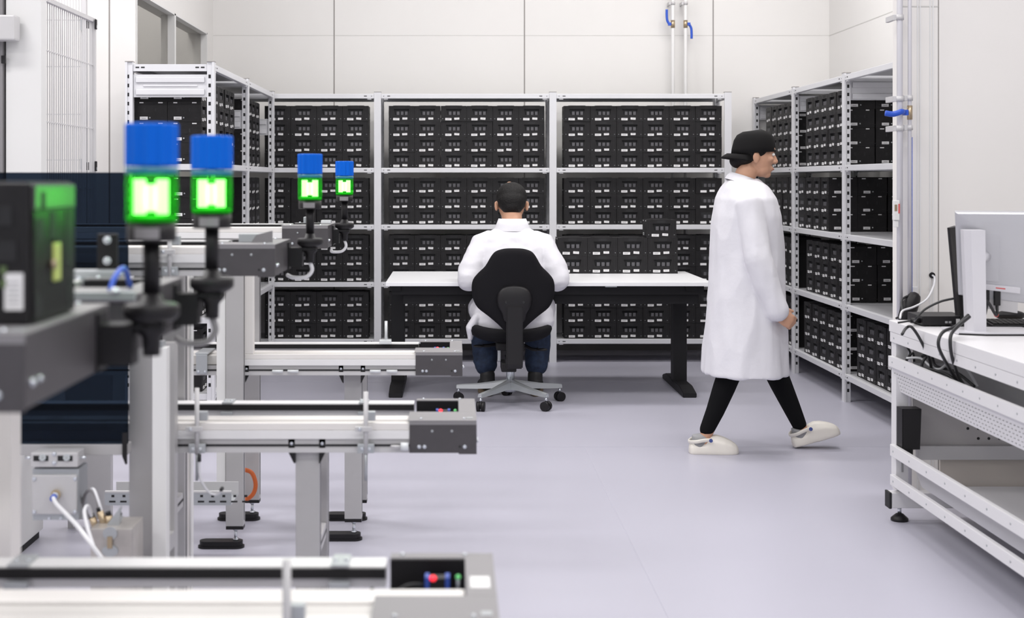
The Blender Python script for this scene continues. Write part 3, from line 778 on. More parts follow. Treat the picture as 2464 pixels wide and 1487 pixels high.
tower(1.885, 365, 'blue and green signal tower at the front beside the standing black crate', False)
tower(2.40, 510, 'blue and green signal tower second from the front, on the second upper conveyor', True)
tower(4.03, 746, 'blue and green signal tower on the housing above the middle conveyor', True)
tower(5.50, 829, 'smallest and most distant blue and green signal tower, by the crate racks', True)

# ------------------------------------------------------------------ crate standing on the first upper conveyor
x1_, x0_ = -.500, -.70; ya, yb_ = 1.625, 1.815; z0, z1 = ZU + .0085, 1.3435
t = thing('parts_crate', 'large black crate standing on the front upper conveyor, lit green by the lamp', 'crate', ((x0_ + x1_) / 2, (ya + yb_) / 2, z0))
m = MB(); m.box(x0_, x1_ - .004, ya + .003, yb_, z0, z1, 'crate_black', .004)
m.box(x1_ - .004, x1_, ya + .012, yb_ - .002, z0 + .002, z1 - .034, 'crate_black', .001)
for a, c, z_, zz in ((ya + .02, ya + .05, z1 - .072, z1 - .045), (ya + .075, ya + .10, z1 - .075, z1 - .036), (ya + .145, ya + .175, z1 - .11, z1 - .036), (ya + .015, ya + .04, z0 + .01, z0 + .035), (ya + .15, ya + .178, z0 + .01, z0 + .045), (ya + .068, ya + .125, z0 + .042, z0 + .098)):
    m.box(x1_ - .001, x1_ + .0006, a, c, z_, zz, 'hole_black')
for xx, zz in ((-.535, z1 - .04), (-.53, z1 - .082)): m.box(xx - .012, xx + .012, ya + .001, ya + .004, zz - .012, zz + .012, 'hole_black')
add(t, m, 'case_body')
m = MB(); m.box(x1_ - .004, x1_ + .0015, ya + .012, yb_ - .004, z1 - .0335, z1 - .003, 'anthracite', .002); m.box(x1_ + .0010, x1_ + .0022, ya + .035, ya + .052, z1 - .033, z1 - .012, 'hole_black'); add(t, m, 'latch_bar')
m = MB(); m.box(x1_ + .0005, x1_ + .004, ya + .083, ya + .113, z0 + .046, z0 + .094, 'lime', .003); add(t, m, 'level_vial')
m = MB(); m.cyl((x1_ + .002, ya + .075, z0 + .068), (x1_ + .008, ya + .075, z0 + .068), .006, 'brass', 12); add(t, m, 'catch')
m = MB(); m.box(-.532, -.510, ya + .0012, ya + .0032, z0 + .018, z0 + .062, 'sticker')
for q in range(5): m.box(-.528, -.514, ya + .0008, ya + .0012, z0 + .026 + q * .006, z0 + .0272 + q * .006, 'print_grey')
add(t, m, 'barcode_label')
m = MB()
for zz in (z1 - .11, z1 - .125): m.box(-.537, -.530, ya + .0008, ya + .003, zz, zz + .010, 'olive')
add(t, m, 'indicator')

# ------------------------------------------------------------------ tinted guard, drive, cabinets behind the middle conveyor
YG = 3.50; kg = YG / F
xg1 = (308 - PX) * kg; zg1, zg0 = H + 20 * kg, H - 633 * kg
t = thing('machine_guard', 'dark tinted clear guard panel enclosing the conveyors behind the signal towers', 'guard panel', (-1.2, YG, zg0))
add(t, MB().box(-1.75, xg1, YG, YG + .006, zg0, zg1, 'tint_glass'), 'tinted_panel')
m = MB(); m.box(-1.75, xg1 + .0, YG - .004, YG + .04, zg0 - .028, zg0 - .001, 'alu', .002); add(t, m, 'bottom_rail')
m = MB(); m.prism([(xg1 - .012, zg0 + .03), (xg1 - .0005, zg0 + .03), (xg1 - .0005, zg0 - .05), (xg1 - .004, zg0 - .05), (xg1 - .012, zg0 - .03)], 'y', YG - .012, YG - .0045, 'black_plastic'); add(t, m, 'corner_bracket')
m = MB()
for xx in (-1.5, -1.13): m.box(xx, xx + .03, YG + .26, YG + .30, zg0 + .1, zg1 - .03, 'alu')
add(t, m, 'frame_post')

kq = 3.42 / F; q = lambda px, py, D=3.42: P(px, py, D)
a, c = q(78, 1090), q(190, 1252)
t = thing('drive_unit', 'grey square gear drive hanging under the tinted guard with a white cable', 'motor', ((a.x + c.x) / 2, 3.45, c.z))
m = MB(); m.box(a.x, c.x, 3.42, 3.50, c.z, q(0, 1128).z, 'zinc_dull', .002); add(t, m, 'housing')
m = MB(); m.box(a.x + .001, c.x - .003, 3.412, 3.4195, q(0, 1236).z, q(0, 1141).z, 'alu_light', .003)
for px in (83, 181):
    for py in (1152, 1231): m.bolt(q(px, py, 3.412), (0, -1, 0), .005, .005)
for px in (119, 147): m.bolt(q(px, 1247, 3.42), (0, -1, 0), .004, .004)
add(t, m, 'cover_plate')
m = MB(); m.box(a.x - .001, c.x, 3.408, 3.47, q(0, 1122).z, q(0, 1087).z, 'alu_light', .003)
for px in (102, 160): 
    m.box(q(px - 18, 0).x, q(px + 18, 0).x, 3.4072, 3.408, q(0, 1107).z, q(0, 1094).z, 'hole_black'); m.cyl(q(px, 1101, 3.4085), q(px, 1101, 3.402), .0085, 'zinc', 14); m.cyl(q(px, 1101, 3.402), q(px, 1101, 3.4015), .004, 'zinc_dull', 8)
for py in (1092, 1113): m.bolt(q(131, py, 3.408), (0, -1, 0), .0055, .005)
for s_, px in ((-1, 78), (1, 190)): m.cyl(q(px, 1101, 3.43), q(px + s_ * 17, 1101, 3.43), .0035, 'zinc', 10)
add(t, m, 'tension_block')
m = MB(); m.cyl(q(134, 1190, 3.412), q(134, 1190, 3.398), .012, 'brass', 16); m.cyl(q(133, 1192, 3.398), q(131, 1195, 3.386), .009, 'zinc', 14); m.cyl(q(129, 1197, 3.388), q(127, 1200, 3.376), .0075, 'valve_blue', 14); add(t, m, 'plug')
m = MB(); m.tube(smooth_pts([q(128, 1197, 3.380), q(135, 1212, 3.34), q(160, 1238, 3.2), q(188, 1268, 3.1), q(212, 1300, 3.06), q(246, 1345, 3.05)]), .0052, 'cable_white', 10); add(t, m, 'cable')

xc = -1.55
t = thing('control_cabinet', 'white control cabinet on the floor under the tinted guard beside the drive', 'cabinet', (xc - .3, 4.6, 0))
add(t, MB().box(xc - .7, xc, 4.02, 5.19, .03, .60, 'frame_white', .004), 'body')
add(t, MB().box(xc - .69, xc - .01, 4.03, 5.17, 0, .0295, 'hole_black'), 'plinth')
m = MB(); m.box(xc, xc + .012, 4.80, 4.83, .30, .42, 'zinc_dull', .003); add(t, m, 'handle')
t = thing('side_panel', 'grey upright panel behind the drive under the tinted guard', 'panel', (-1.4, 5.3, 0))
add(t, MB().box(-1.5, P(266, 0, 5.3).x, 5.3, 5.34, P(0, 1250, 5.3).z, .62, 'alu_light', .002), 'sheet')
for xx in (-1.49, P(250, 0, 5.3).x): add(t, MB().box(xx, xx + .02, 5.305, 5.335, 0, P(0, 1250, 5.3).z - .0005, 'alu'), 'leg')
t = thing('cable_tray', 'perforated grey metal cable tray low down behind the post feet', 'cable tray', (q(400, 0, 4.7).x, 4.7, 0))
a, c = q(252, 1168, 4.7), q(556, 1216, 4.7)
m = MB(); m.box(a.x, c.x, 4.70, 4.705, c.z, q(0, 1184, 4.7).z, 'zinc_dull'); m.box(a.x, c.x, 4.705, 4.86, c.z, c.z + .003, 'zinc_dull'); m.box(a.x, c.x, 4.86, 4.865, c.z, q(0, 1184, 4.7).z, 'alu_light'); m.box(a.x, c.x, 4.699, 4.712, q(0, 1186, 4.7).z, q(0, 1182, 4.7).z, 'alu_light')
for i in range(13):
    xx = a.x + .015 + i * .038; m.box(xx, xx + .022, 4.6992, 4.70, c.z + .010, c.z + .016, 'hole_black'); m.box(xx + .008, xx + .018, 4.6992, 4.70, c.z + .028, c.z + .036, 'hole_black')
add(t, m, 'tray')
for xx in (q(322, 0, 4.75).x, q(376, 0, 4.75).x): add(t, MB().box(xx, xx + .02, 4.75, 4.79, 0, c.z - .0002, 'alu'), 'support')
t = thing('valve_box', 'stainless steel valve box with plugged hoses on top beside the tall post', 'valve box', (q(265, 0, 3.3).x, 3.3, 0))
a, c = q(217, 1272, 3.3), q(318, 1335, 3.3)
m = MB(); m.box(a.x, c.x, 3.30, 3.42, 0, a.z, 'aged_steel', .003); add(t, m, 'body')
m = MB(); w_ = q(265, 1290, 3.2985); 
m.prism([(w_.x + .0175 * math.cos(i * .5236), q(0, 1283, 3.3).z + .016 * math.sin(i * .5236)) for i in range(12)], 'y', 3.296, 3.2995, 'zinc_dull'); m.prism([(w_.x + .02 * math.cos(i * .5236), q(0, 1325, 3.3).z + .014 * math.sin(i * .5236)) for i in range(12)], 'y', 3.296, 3.2995, 'zinc_dull'); m.box(w_.x - .006, w_.x + .006, 3.293, 3.2955, q(0, 1318, 3.3).z, q(0, 1290, 3.3).z, 'brass'); add(t, m, 'hinge')
for px, py, px2, py2, mm in ((222, 1245, 232, 1270, 'brass'), (240, 1230, 254, 1268, 'brass'), (262, 1240, 262, 1268, 'brass'), (288, 1240, 276, 1268, 'zinc_dull')):
    m = MB(); m.cyl(q(px2, py2 + 4, 3.36), q(px, py, 3.36), .009, mm, 14); m.cyl(q(px, py, 3.36), q(px - 3, py - 9, 3.36), .007, 'black_plastic', 12); add(t, m, 'hose_coupling')
m = MB()
m.tube(smooth_pts([q(240, 1232, 3.36), q(232, 1200, 3.37), q(218, 1180, 3.40), q(205, 1190, 3.44), q(196, 1225, 3.46)]), .0045, 'grey_and_lit_cap', 8)
m.tube(smooth_pts([q(222, 1246, 3.36), q(212, 1218, 3.33), q(203, 1232, 3.25), q(212, 1275, 3.15), q(226, 1320, 3.05)]), .0045, 'cable_white', 8)
m.tube(smooth_pts([q(254, 1262, 3.36), q(240, 1215, 3.36), q(226, 1178, 3.38), q(214, 1180, 3.44)]), .0035, 'cable_white', 8)
add(t, m, 'hose')
m = MB(); m.prism([(q(288, 0, 3.34).x - .03, a.z), (q(288, 0, 3.34).x, a.z), (q(292, 0, 3.34).x, a.z + .045)], 'y', 3.33, 3.345, 'zinc_dull'); add(t, m, 'lever')
t = tag(MB().tube(smooth_pts([P(588, 1130, 5.3), P(606, 1138, 5.3), P(615, 1165, 5.3), P(608, 1190, 5.3), P(585, 1204, 5.3), P(545, 1206, 5.25), P(470, 1206, 5.0)]), .0085, 'orange', 12).build('hose'), 'thick orange hose looped behind the tall grey post', 'hose')

# ------------------------------------------------------------------ wire fence at the far left
YF0, YF1 = 6.02, 6.95; xf = xp(232, YF1)
t = thing('safety_fence', 'white framed wire mesh safety fence with black clips in front of the white wall', 'fence', (xf, (YF0 + YF1) / 2, 0))
zt_ = H + 390 * YF1 / F
m = MB(); m.box(xf - .03, xf, YF1 - .03, YF1, .0, zt_, 'guard_wire', .002); add(t, m, 'post')
m = MB(); m.box(xf - .03, xf, YF0, YF0 + .03, .0, zt_, 'frame_white', .002); add(t, m, 'post')
m = MB(); m.box(xf - .025, xf - .005, YF0 + .031, YF1 - .031, zt_ - .02, zt_, 'guard_wire'); add(t, m, 'top_rail')
m = MB()
n = 26
for i in range(n):
    y = YF0 + .04 + (YF1 - YF0 - .08) * i / (n - 1); m.box(xf - .017, xf - .013, y - .002, y + .002, .9, zt_ - .02, 'guard_wire')
for zz in (zt_ - .24, zt_ - .56, zt_ - .86, zt_ - 1.2): m.box(xf - .0135, xf - .0095, YF0 + .03, YF1 - .03, zz, zz + .005, 'guard_wire')
w_ = add(t, m, 'wire_mesh')
for zz in (H + 375 * YF1 / F, H + 35 * YF1 / F):
    m = MB(); m.box(xf + .0005, xf + .008, YF1 - .04, YF1 - .012, zz - .025, zz + .025, 'black_plastic', .003); m.box(xf + .008, xf + .0095, YF1 - .03, YF1 - .02, zz - .02, zz - .005, 'zinc_dull'); m.box(xf - .045, xf - .031, YF1 - .025, YF1 - .01, zz - .02, zz + .02, 'black_plastic', .002); add(t, m, 'clip')
# second fence panel, square to the first
xh0, xh1 = xp(100, 7.6), xp(203, 7.6)
t = thing('safety_fence', 'rear wire mesh fence panel seen through the first fence', 'fence', ((xh0 + xh1) / 2, 7.6, 0))
m = MB()
for i in range(16):
    x = xh0 + (xh1 - xh0) * i / 15; m.box(x - .002, x + .002, 7.6, 7.604, .8, 2.6, 'guard_wire')
for py in (48, 160, 275, 385): z = P(0, py, 7.6).z; m.box(xh0, xh1, 7.604, 7.608, z - .003, z + .003, 'guard_wire')
add(t, m, 'wire_mesh')
m = MB(); m.box(xh1 - .012, xh1 + .012, 7.59, 7.62, 0, 2.6, 'guard_wire'); add(t, m, 'post')
m = MB(); m.box(xh0 - .012, xh0 + .012, 7.59, 7.62, 0, 2.6, 'guard_wire'); add(t, m, 'post')
m = MB()
for py in (60, 395): z = P(0, py, 7.6).z; m.box(xh1 - .022, xh1 - .012, 7.585, 7.595, z - .03, z + .03, 'zinc_dull')
add(t, m, 'clip')
# white column with grey box at the very edge
kc = 6.0 / F
t = thing('machine_column', 'white machine column at the edge carrying a grey junction box', 'column', (xp(60, 6.0), 6.0, 0))
m = MB(); m.box(xp(14, 5.9), xp(99, 5.9), 5.9, 5.98, 0, 2.4, 'frame_white', .003); add(t, m, 'body')
m = MB(); m.box(xp(-60, 5.88), xp(6, 5.88), 5.88, 5.98, 0, 2.4, 'grey_and_lit_cap', .003); add(t, m, 'dark_profile')
m = MB(); m.box(xp(-40, 5.8), xp(35, 5.8), 5.80, 5.879, P(0, 96, 5.8).z, P(0, 35, 5.8).z, 'alu_light', .008); add(t, m, 'junction_box')
m = MB(); m.box(xp(1, 5.86), xp(11, 5.86), 5.868, 5.879, P(0, 152, 5.86).z, P(0, 133, 5.86).z, 'black_plastic', .002); add(t, m, 'switch')
# ------------------------------------------------------------------ swivel chair
CX, CY = xp(1228, 8.27), 8.27
chair = thing('swivel_chair', 'black swivel chair with a polished five star base under the seated man', 'chair', (CX, CY, 0))
def C_(mb, nm, par=None):
    o = mb.build(nm); o.parent = par or chair; o.location = -Vector(chair.location) if par is None else (0, 0, 0); return o
for k in range(5):
    a = math.radians(90 + 72 * k + 1.5); d = Vector((math.cos(a), math.sin(a), 0)); n = Vector((-d.y, d.x, 0)); c = Vector((CX, CY, 0))
    m = MB(); rs = []
    for s_, z, w_, h_ in ((.02, .118, .026, .030), (.10, .112, .024, .022), (.20, .100, .019, .017), (.30, .094, .016, .014), (.335, .092, .015, .012)):
        p = c + d * s_
        rs.append([p + n * (w_ * x) + Vector((0, 0, z + h_ * zz)) for x, zz in ((-1, -.9), (-.75, .6), (-.3, 1), (.3, 1), (.75, .6), (1, -.9))])
    m.rings(rs, 'zinc_dull', smooth=False); leg = C_(m, 'base_arm')
    p = c + d * .325
    m = MB(); m.cyl(p + V(0, 0, .052), p + V(0, 0, .082), .008, 'zinc', 12); m.cyl(p + V(0, 0, .083), p + V(0, 0, .088), .013, 'zinc_dull', 12)
    b = math.radians(40 + 65 * k); ax = Vector((math.cos(b), math.sin(b), 0))
    for s_ in (-1, 1): m.cyl(p + ax * .004 * s_ + V(0, 0, .0285), p + ax * .024 * s_ + V(0, 0, .0285), .028, 'black_plastic', 20)
    m.ell(p + V(0, 0, .036), (.024, .024, .021), 'black_plastic', u=14, v=8)
    C_(m, 'caster')
m = MB(); m.cyl((CX, CY, .075), (CX, CY, .14), .034, 'zinc', 20); m.cyl((CX, CY, .141), (CX, CY, .29), .025, 'zinc', 20); m.cyl((CX, CY, .2905), (CX, CY, .36), .030, 'black_plastic', 20); C_(m, 'gas_column')
m = MB(); m.box(CX - .09, CX + .08, CY - .12, CY + .12, .335, .385, 'black_plastic', .012); m.box(CX - .08, CX - .06, CY - .10, CY - .07, .27, .34, 'zinc_dull', .005); C_(m, 'tilt_mechanism')
for s_, zz in ((-1, .352), (1, .330)):
    m = MB(); m.tube(smooth_pts([(CX + s_ * .07, CY + .02, .36), (CX + s_ * .13, CY, zz), (CX + s_ * .17, CY - .01, zz)]), [(.010, .008)] * 13, 'black_plastic', 10); m.ell((CX + s_ * .19, CY - .01, zz - .002), (.036, .02, .009), 'black_plastic', u=14, v=8); C_(m, 'lever')
# seat cushion: saddle curved, thick front edge
m = MB(); rs = []
def seat_ring(f, zoff):
    out = []
    for i in range(40):
        a = 2 * math.pi * i / 40; ca, sa = math.cos(a), math.sin(a)
        ex = .56
        x = .252 * f * math.copysign(abs(ca) ** ex, ca); y = .235 * f * math.copysign(abs(sa) ** ex, sa)
        out.append(Vector((CX + x, CY + .06 + y, .425 + zoff + .55 * x * x)))
    return out
for f, z in ((.55, -.045), (.85, -.042), (.96, -.030), (1.0, -.005), (.985, .018), (.93, .034), (.6, .036)): rs.append(seat_ring(f, z))
m.rings(rs, 'black_matte'); C_(m, 'seat')
# backrest from its outline
YBK = 8.02; kb = YBK / F
half = [(0, 62), (80, 66), (150, 88), (190, 130), (240, 215), (300, 275), (345, 335), (357, 410), (346, 495), (305, 575), (215, 645), (135, 712), (70, 772), (0, 792)]
half = [(a, b) for a, b in half]
def dense(h):
    pts = smooth_pts([V(a, 0, b) for a, b in h], 3); return [(p.x, p.z) for p in pts]
hd = dense(half)
outl = [(1080 + (552 + a) / 3.54, 580 + b / 3.54) for a, b in hd] + [(1080 + (552 - a) / 3.54, 580 + b / 3.54) for a, b in hd[-2:0:-1]]
cxo, cyo = 1080 + 552 / 3.54, 580 + 430 / 3.54
def back_ring(f, dy):
    out = []
    for px, py in outl:
        p = P(cxo + (px - cxo) * f, cyo + (py - cyo) * f, YBK)
        u = (p.x - CX) / .26; bend = .035 * u * u; vz = (p.z - .62)
        lean = .10 * max(0, vz) ** 1.5
        out.append(Vector((p.x, YBK + dy + bend - lean + .03, p.z)))
    return out
m = MB(); m.rings([back_ring(f, dy) for f, dy in ((.30, -.030), (.6, -.029), (.85, -.026), (.94, -.020), (.985, -.008), (1.0, .006), (.985, .020), (.93, .036), (.6, .042), (.3, .043))], 'black_matte'); C_(m, 'backrest')
# moulded boss and stem at the back
half2 = [(0, 378), (60, 384), (110, 405), (142, 450), (150, 500), (138, 560), (105, 620), (80, 688), (0, 690)]
hd = dense(half2)
o2 = [(1080 + (558 + a) / 3.54, 580 + b / 3.54) for a, b in hd] + [(1080 + (558 - a) / 3.54, 580 + b / 3.54) for a, b in hd[-2:0:-1]]
c2 = (1080 + 558 / 3.54, 580 + 520 / 3.54)
m = MB(); m.rings([[P(c2[0] + (a - c2[0]) * f, c2[1] + (b - c2[1]) * f, YBK - .005 - dy) for a, b in o2] for f, dy in ((1.0, -.02), (1.0, .012), (.95, .024), (.85, .030), (.3, .032))], 'black_plastic')
for a in (490, 637): p = P(1080 + a / 3.54, 580 + 521 / 3.54, YBK - .034); m.cyl(p, p + V(0, -.0025, 0), .008, 'hole_black', 12)
C_(m, 'back_boss')
m = MB(); a, c = P(1080 + 487 / 3.54, 580 + 560 / 3.54, YBK), P(1080 + 628 / 3.54, 580 + 1085 / 3.54, YBK)
m.prism([(YBK - .046, a.z), (YBK - .012, a.z + .02), (YBK - .012, c.z + .05), (CY - .05, c.z + .06), (CY - .05, c.z + .005), (YBK - .02, c.z), (YBK - .05, c.z + .03)], 'x', a.x, c.x, 'black_plastic', .006)
C_(m, 'back_stem')
m = MB(); m.box(CX - .06, CX + .03, CY - .16, CY + .02, c.z - .035, c.z + .02, 'black_plastic', .008); C_(m, 'pivot_housing')

# ------------------------------------------------------------------ figure helpers
def fold(ob, amp, sx, sy, sz, seed=0, zmax=None):
    from mathutils import noise as nz
    me = ob.data; ns = [v.normal.copy() for v in me.vertices]
    for v, n in zip(me.vertices, ns):
        q = Vector((v.co.x * sx + seed, v.co.y * sy, v.co.z * sz)); f = 1 if zmax is None else max(0, min(1, (zmax - v.co.z) / .25))
        a = nz.noise(q); b = nz.noise(q * 2.3 + Vector((5, 1, 7)))
        v.co += n * amp * f * ((1 - abs(a) * 2.2) * .7 + b * .5)
def limb(m, pts, rad, mt='skin', seg=20, up=None):
    pts = [Vector(p) for p in pts]
    # rounded ends
    d0 = (pts[0] - pts[1]).normalized(); d1 = (pts[-1] - pts[-2]).normalized()
    g = lambda r: r if isinstance(r, tuple) else (r, r)
    r0, r1 = g(rad[0]), g(rad[-1])
    P_ = [pts[0] + d0 * min(r0) * .75, pts[0] + d0 * min(r0) * .45] + pts + [pts[-1] + d1 * min(r1) * .45, pts[-1] + d1 * min(r1) * .75]
    R_ = [tuple(x * .35 for x in r0), tuple(x * .8 for x in r0)] + [g(r) for r in rad] + [tuple(x * .8 for x in r1), tuple(x * .35 for x in r1)]
    m.tube(P_, R_, mt, seg, up=up)
def spine(m, lev, mt='skin', seg=28, ex=.8):
    # lev: (cx, cy, z, rx, ry)
    def ring(c):
        cx, cy, z, a, b = c; o = []
        for i in range(seg):
            t = 2 * math.pi * i / seg; ca, sa = math.cos(t), math.sin(t)
            o.append((cx + a * math.copysign(abs(ca) ** ex, ca), cy + b * math.copysign(abs(sa) ** ex, sa), z))
        return o
    m.rings([ring(c) for c in lev], mt)
def frame(fwd, up):
    f = Vector(fwd).normalized(); u = Vector(up); u = (u - f * u.dot(f)).normalized(); r = f.cross(u)
    return Matrix((r, f, u)).transposed()             # columns: right, forward, up
def head(m, c, fwd, up, s=1.0, wide=1.0):
    R = frame(fwd, up); c = Vector(c)
    def E(o, r): m.ell(c + R @ (Vector(o) * s), tuple(q * s for q in (r[0] * wide, r[1], r[2])), 'skin', R)
    E((0, -.012, .035), (.075, .095, .085)); E((0, .025, -.005), (.066, .072, .090)); E((0, .040, -.060), (.050, .052, .050))
    E((0, .072, -.092), (.024, .022, .020)); E((.0, .070, .045), (.055, .030, .030))
    m.tube([c + R @ (Vector(o) * s) for o in ((0, .093, .022), (0, .104, .0), (0, .114, -.020), (0, .104, -.032))], [.007 * s, .009 * s, .013 * s, .008 * s], 'skin', 12)
    for q in (-1, 1):
        E((q * .012, .100, -.025), (.010, .012, .008)); E((q * .040, .070, -.012), (.022, .022, .018))
        E((q * (.075 * wide + .003), -.006, -.016), (.010, .018, .031)); E((q * (.075 * wide + .0085), -.014, -.008), (.006, .015, .023))
    E((0, .092, -.056), (.024, .012, .008)); E((0, .090, -.067), (.021, .012, .008))
    return R, c
def face_bits(R, c, s, par, wide=1.0):
    for q in (-1, 1):
        m = MB(); p = c + R @ (Vector((q * .032 * wide, .0865, .014)) * s)
        m.ell(p, (.0125 * s, .0095 * s, .0085 * s), 'eye_white', R, 14, 10); m.ell(p + R @ Vector((0, .0078, 0)) * s, (.005 * s, .003 * s, .005 * s), 'hole_black', R, 10, 8)
        par(m, 'eye')
        m = MB(); m.tube([c + R @ (Vector((q * a, b, d)) * s) for a, b, d in ((.016, .098, .032), (.032, .096, .037), (.050, .082, .033))], [.0035 * s, .004 * s, .0025 * s], 'hair', 8); par(m, 'eyebrow')
    m = MB(); m.ell(c + R @ (Vector((0, .1005, -.061)) * s), (.021 * s, .006 * s, .006 * s), 'lip', R, 14, 8); par(m, 'mouth')
def hand(m, wrist, fwd, nrm, thumb, s=1.0, curl=.5, rad=.0085):
    """fwd: towards the fingertips, nrm: back of the hand, thumb: side of the thumb"""
    f = Vector(fwd).normalized(); n = Vector(nrm); n = (n - f * n.dot(f)).normalized(); t = Vector(thumb); t = (t - f * t.dot(f) - n * t.dot(n)).normalized()
    w = Vector(wrist)
    limb(m, [w - f * .01, w + f * .03 * s, w + f * .06 * s, w + f * .084 * s], [(.017 * s, .026 * s), (.016 * s, .034 * s), (.014 * s, .041 * s), (.011 * s, .039 * s)], up=n)
    for i, (o, L) in enumerate(((.030, .070), (.0105, .078), (-.0095, .073), (-.029, .058))):
        p = w + f * (.088 - abs(i - 1) * .003) * s + t * o * s; ang = .15 + curl * .25; pts = [p - f * .02 * s, p]; 
        for j, fr in enumerate((.45, .32, .23)):
            ang += curl * (.55 + .1 * i) if j else curl * .5
            p = p + (f * math.cos(ang) - n * math.sin(ang)) * L * fr * s; pts.append(p)
        limb(m, pts, [rad * s * q for q in (1.08, 1.1, 1.0, .95, .82)], seg=10)
    p = w + f * .025 * s + t * .030 * s
    pts = [w + f * .012 * s + t * .012 * s, p, p + (f * .75 + t * .6 - n * .25).normalized() * .034 * s, p + (f * .75 + t * .6 - n * .25).normalized() * .034 * s + (f * .95 + t * .15 - n * .35 * curl).normalized() * .03 * s]
    limb(m, pts, [.013 * s, .013 * s, .0105 * s, .0085 * s], seg=10)

# ------------------------------------------------------------------ seated man
MX = xp(1234, 8.4)
man = thing('person', 'seated person with short dark hair and white lab coat, back turned, at the desk', 'person', (MX, 8.35, 0))
def M_(mb, nm, voxel=None, sm=6, par=None, m_=None):
    o = mb.remesh(nm, None, voxel, sm, m_) if voxel else mb.build(nm)
    o.parent = par or man; o.location = -Vector(man.location) if par is None else (0, 0, 0); return o
hc = V(MX, 8.585, 1.198); hf, hu = (0, .90, -.43), (0, .43, .90)
m = MB(); R, c = head(m, hc, hf, hu, 1.05, 1.17)
limb(m, [(MX, 8.46, 1.00), (MX, 8.50, 1.06), (MX, 8.555, 1.13)], [(.066, .072), (.062, .066), (.064, .068)], up=(1, 0, 0))
spine(m, [(MX, 8.33, .50, .16, .12), (MX, 8.36, .62, .15, .11), (MX, 8.40, .8, .17, .11), (MX, 8.44, .95, .17, .09), (MX, 8.46, 1.02, .07, .06)])
sh = {}
for q in (-1, 1):
    S, Eb, Wr = V(MX + q * .185, 8.44, .955), V(MX + q * .275, 8.31, .735), V(MX + q * .13, 8.50, .768)
    sh[q] = (S, Eb, Wr)
    limb(m, [S, S.lerp(Eb, .5), Eb], [.05, .045, .038]); limb(m, [Eb, Eb.lerp(Wr, .4), Wr], [.038, .036, .026])
    hand(m, Wr, (-q * .62, .78, -.08), (0, .05, 1), (-q * .6, .3, .15), 1.0, .75)
    limb(m, [(MX + q * .10, 8.36, .52), (MX + q * .15, 8.60, .535), (MX + q * .165, 8.76, .53)], [.085, .075, .058])
    limb(m, [(MX + q * .165, 8.77, .52), (MX + q * .155, 8.68, .30), (MX + q * .15, 8.64, .11)], [.055, .05, .035])
    limb(m, [(MX + q * .15, 8.63, .07), (MX + q * .16, 8.72, .05), (MX + q * .165, 8.80, .04)], [.034, .036, .028])
M_(m, 'body', .006, 5)
# hair: cap of skull with a thinning crown
m = MB(); 
m.ell(c + R @ V(0, -.016, .042), (.0985, .106, .0935), 'hair', R); m.ell(c + R @ V(0, -.040, .004), (.091, .082, .080), 'hair', R); m.ell(c + R @ V(0, -.048, -.034), (.072, .058, .056), 'hair', R); m.ell(c + R @ V(0, .02, .055), (.088, .085, .075), 'hair', R)
hair = M_(m, 'hair', .006, 10)
m = MB()
for i in range(0):
    a = random.uniform(0, 6.283); r_ = random.uniform(.0, .017) ; p = c + R @ V(-.012 + r_ * math.cos(a), -.052 + r_ * math.sin(a) * .7, .1275 - .1 * r_ - .012)
    M_ if False else None
M_(MB().ell(c + R @ V(-.012, -.060, .1175), (.018, .010, .0095), 'skin', R, 14, 8), 'crown_spot')
face_bits(R, c, 1.05, M_, 1.17)
# coat
m = MB()
spine(m, [(MX, 8.30, .462, .235, .165), (MX, 8.31, .50, .250, .18), (MX, 8.32, .56, .236, .165), (MX, 8.34, .66, .200, .148), (MX, 8.37, .78, .196, .142), (MX, 8.405, .88, .205, .135), (MX, 8.43, .945, .212, .122), (MX, 8.445, .995, .190, .102), (MX, 8.455, 1.035, .130, .084), (MX, 8.465, 1.062, .088, .072)], ex=.85)
for q in (-1, 1):
    S, Eb, Wr = sh[q]
    limb(m, [S + V(-q * .05, .02, .015), S, S.lerp(Eb, .35), S.lerp(Eb, .7) + V(q * .012, 0, 0), Eb], [.070, .074, .076, .074, .066])
    limb(m, [Eb, Eb.lerp(Wr, .35), Eb.lerp(Wr, .75), Wr], [.064, .060, .050, .042])
    limb(m, [(MX + q * .13, 8.30, .52), (MX + q * .17, 8.48, .555), (MX + q * .18, 8.60, .55)], [.105, .10, .09])
limb(m, [(MX - .225, 8.24, .52), (MX - .262, 8.23, .46), (MX - .262, 8.24, .395)], [(.03, .05), (.026, .05), (.014, .035)], up=(1, 0, 0))
coat = M_(m, 'lab_coat', .0075, 5, None, 'coat_white')
fold(coat, .0055, 7, 7, 11, 3)
m = MB(); rs = []
for f, z0_, z1_ in ((1.0, 1.008, 1.045), ):
    pass
def col_ring(rx, ry, zb, zf, cy):
    return [(MX + rx * math.cos(t), cy + ry * math.sin(t), zb if math.sin(t) < 0 else zb + (zf - zb) * math.sin(t)) for t in [2 * math.pi * i / 32 for i in range(32)]]
m.rings([col_ring(.118, .094, 1.036, .98, 8.458), col_ring(.100, .086, 1.075, 1.0, 8.468), col_ring(.085, .078, 1.112, 1.04, 8.48), col_ring(.079, .072, 1.108, 1.038, 8.482), col_ring(.083, .075, 1.05, 1.0, 8.468)], 'coat_white', close=False)
M_(m, 'collar', par=coat)
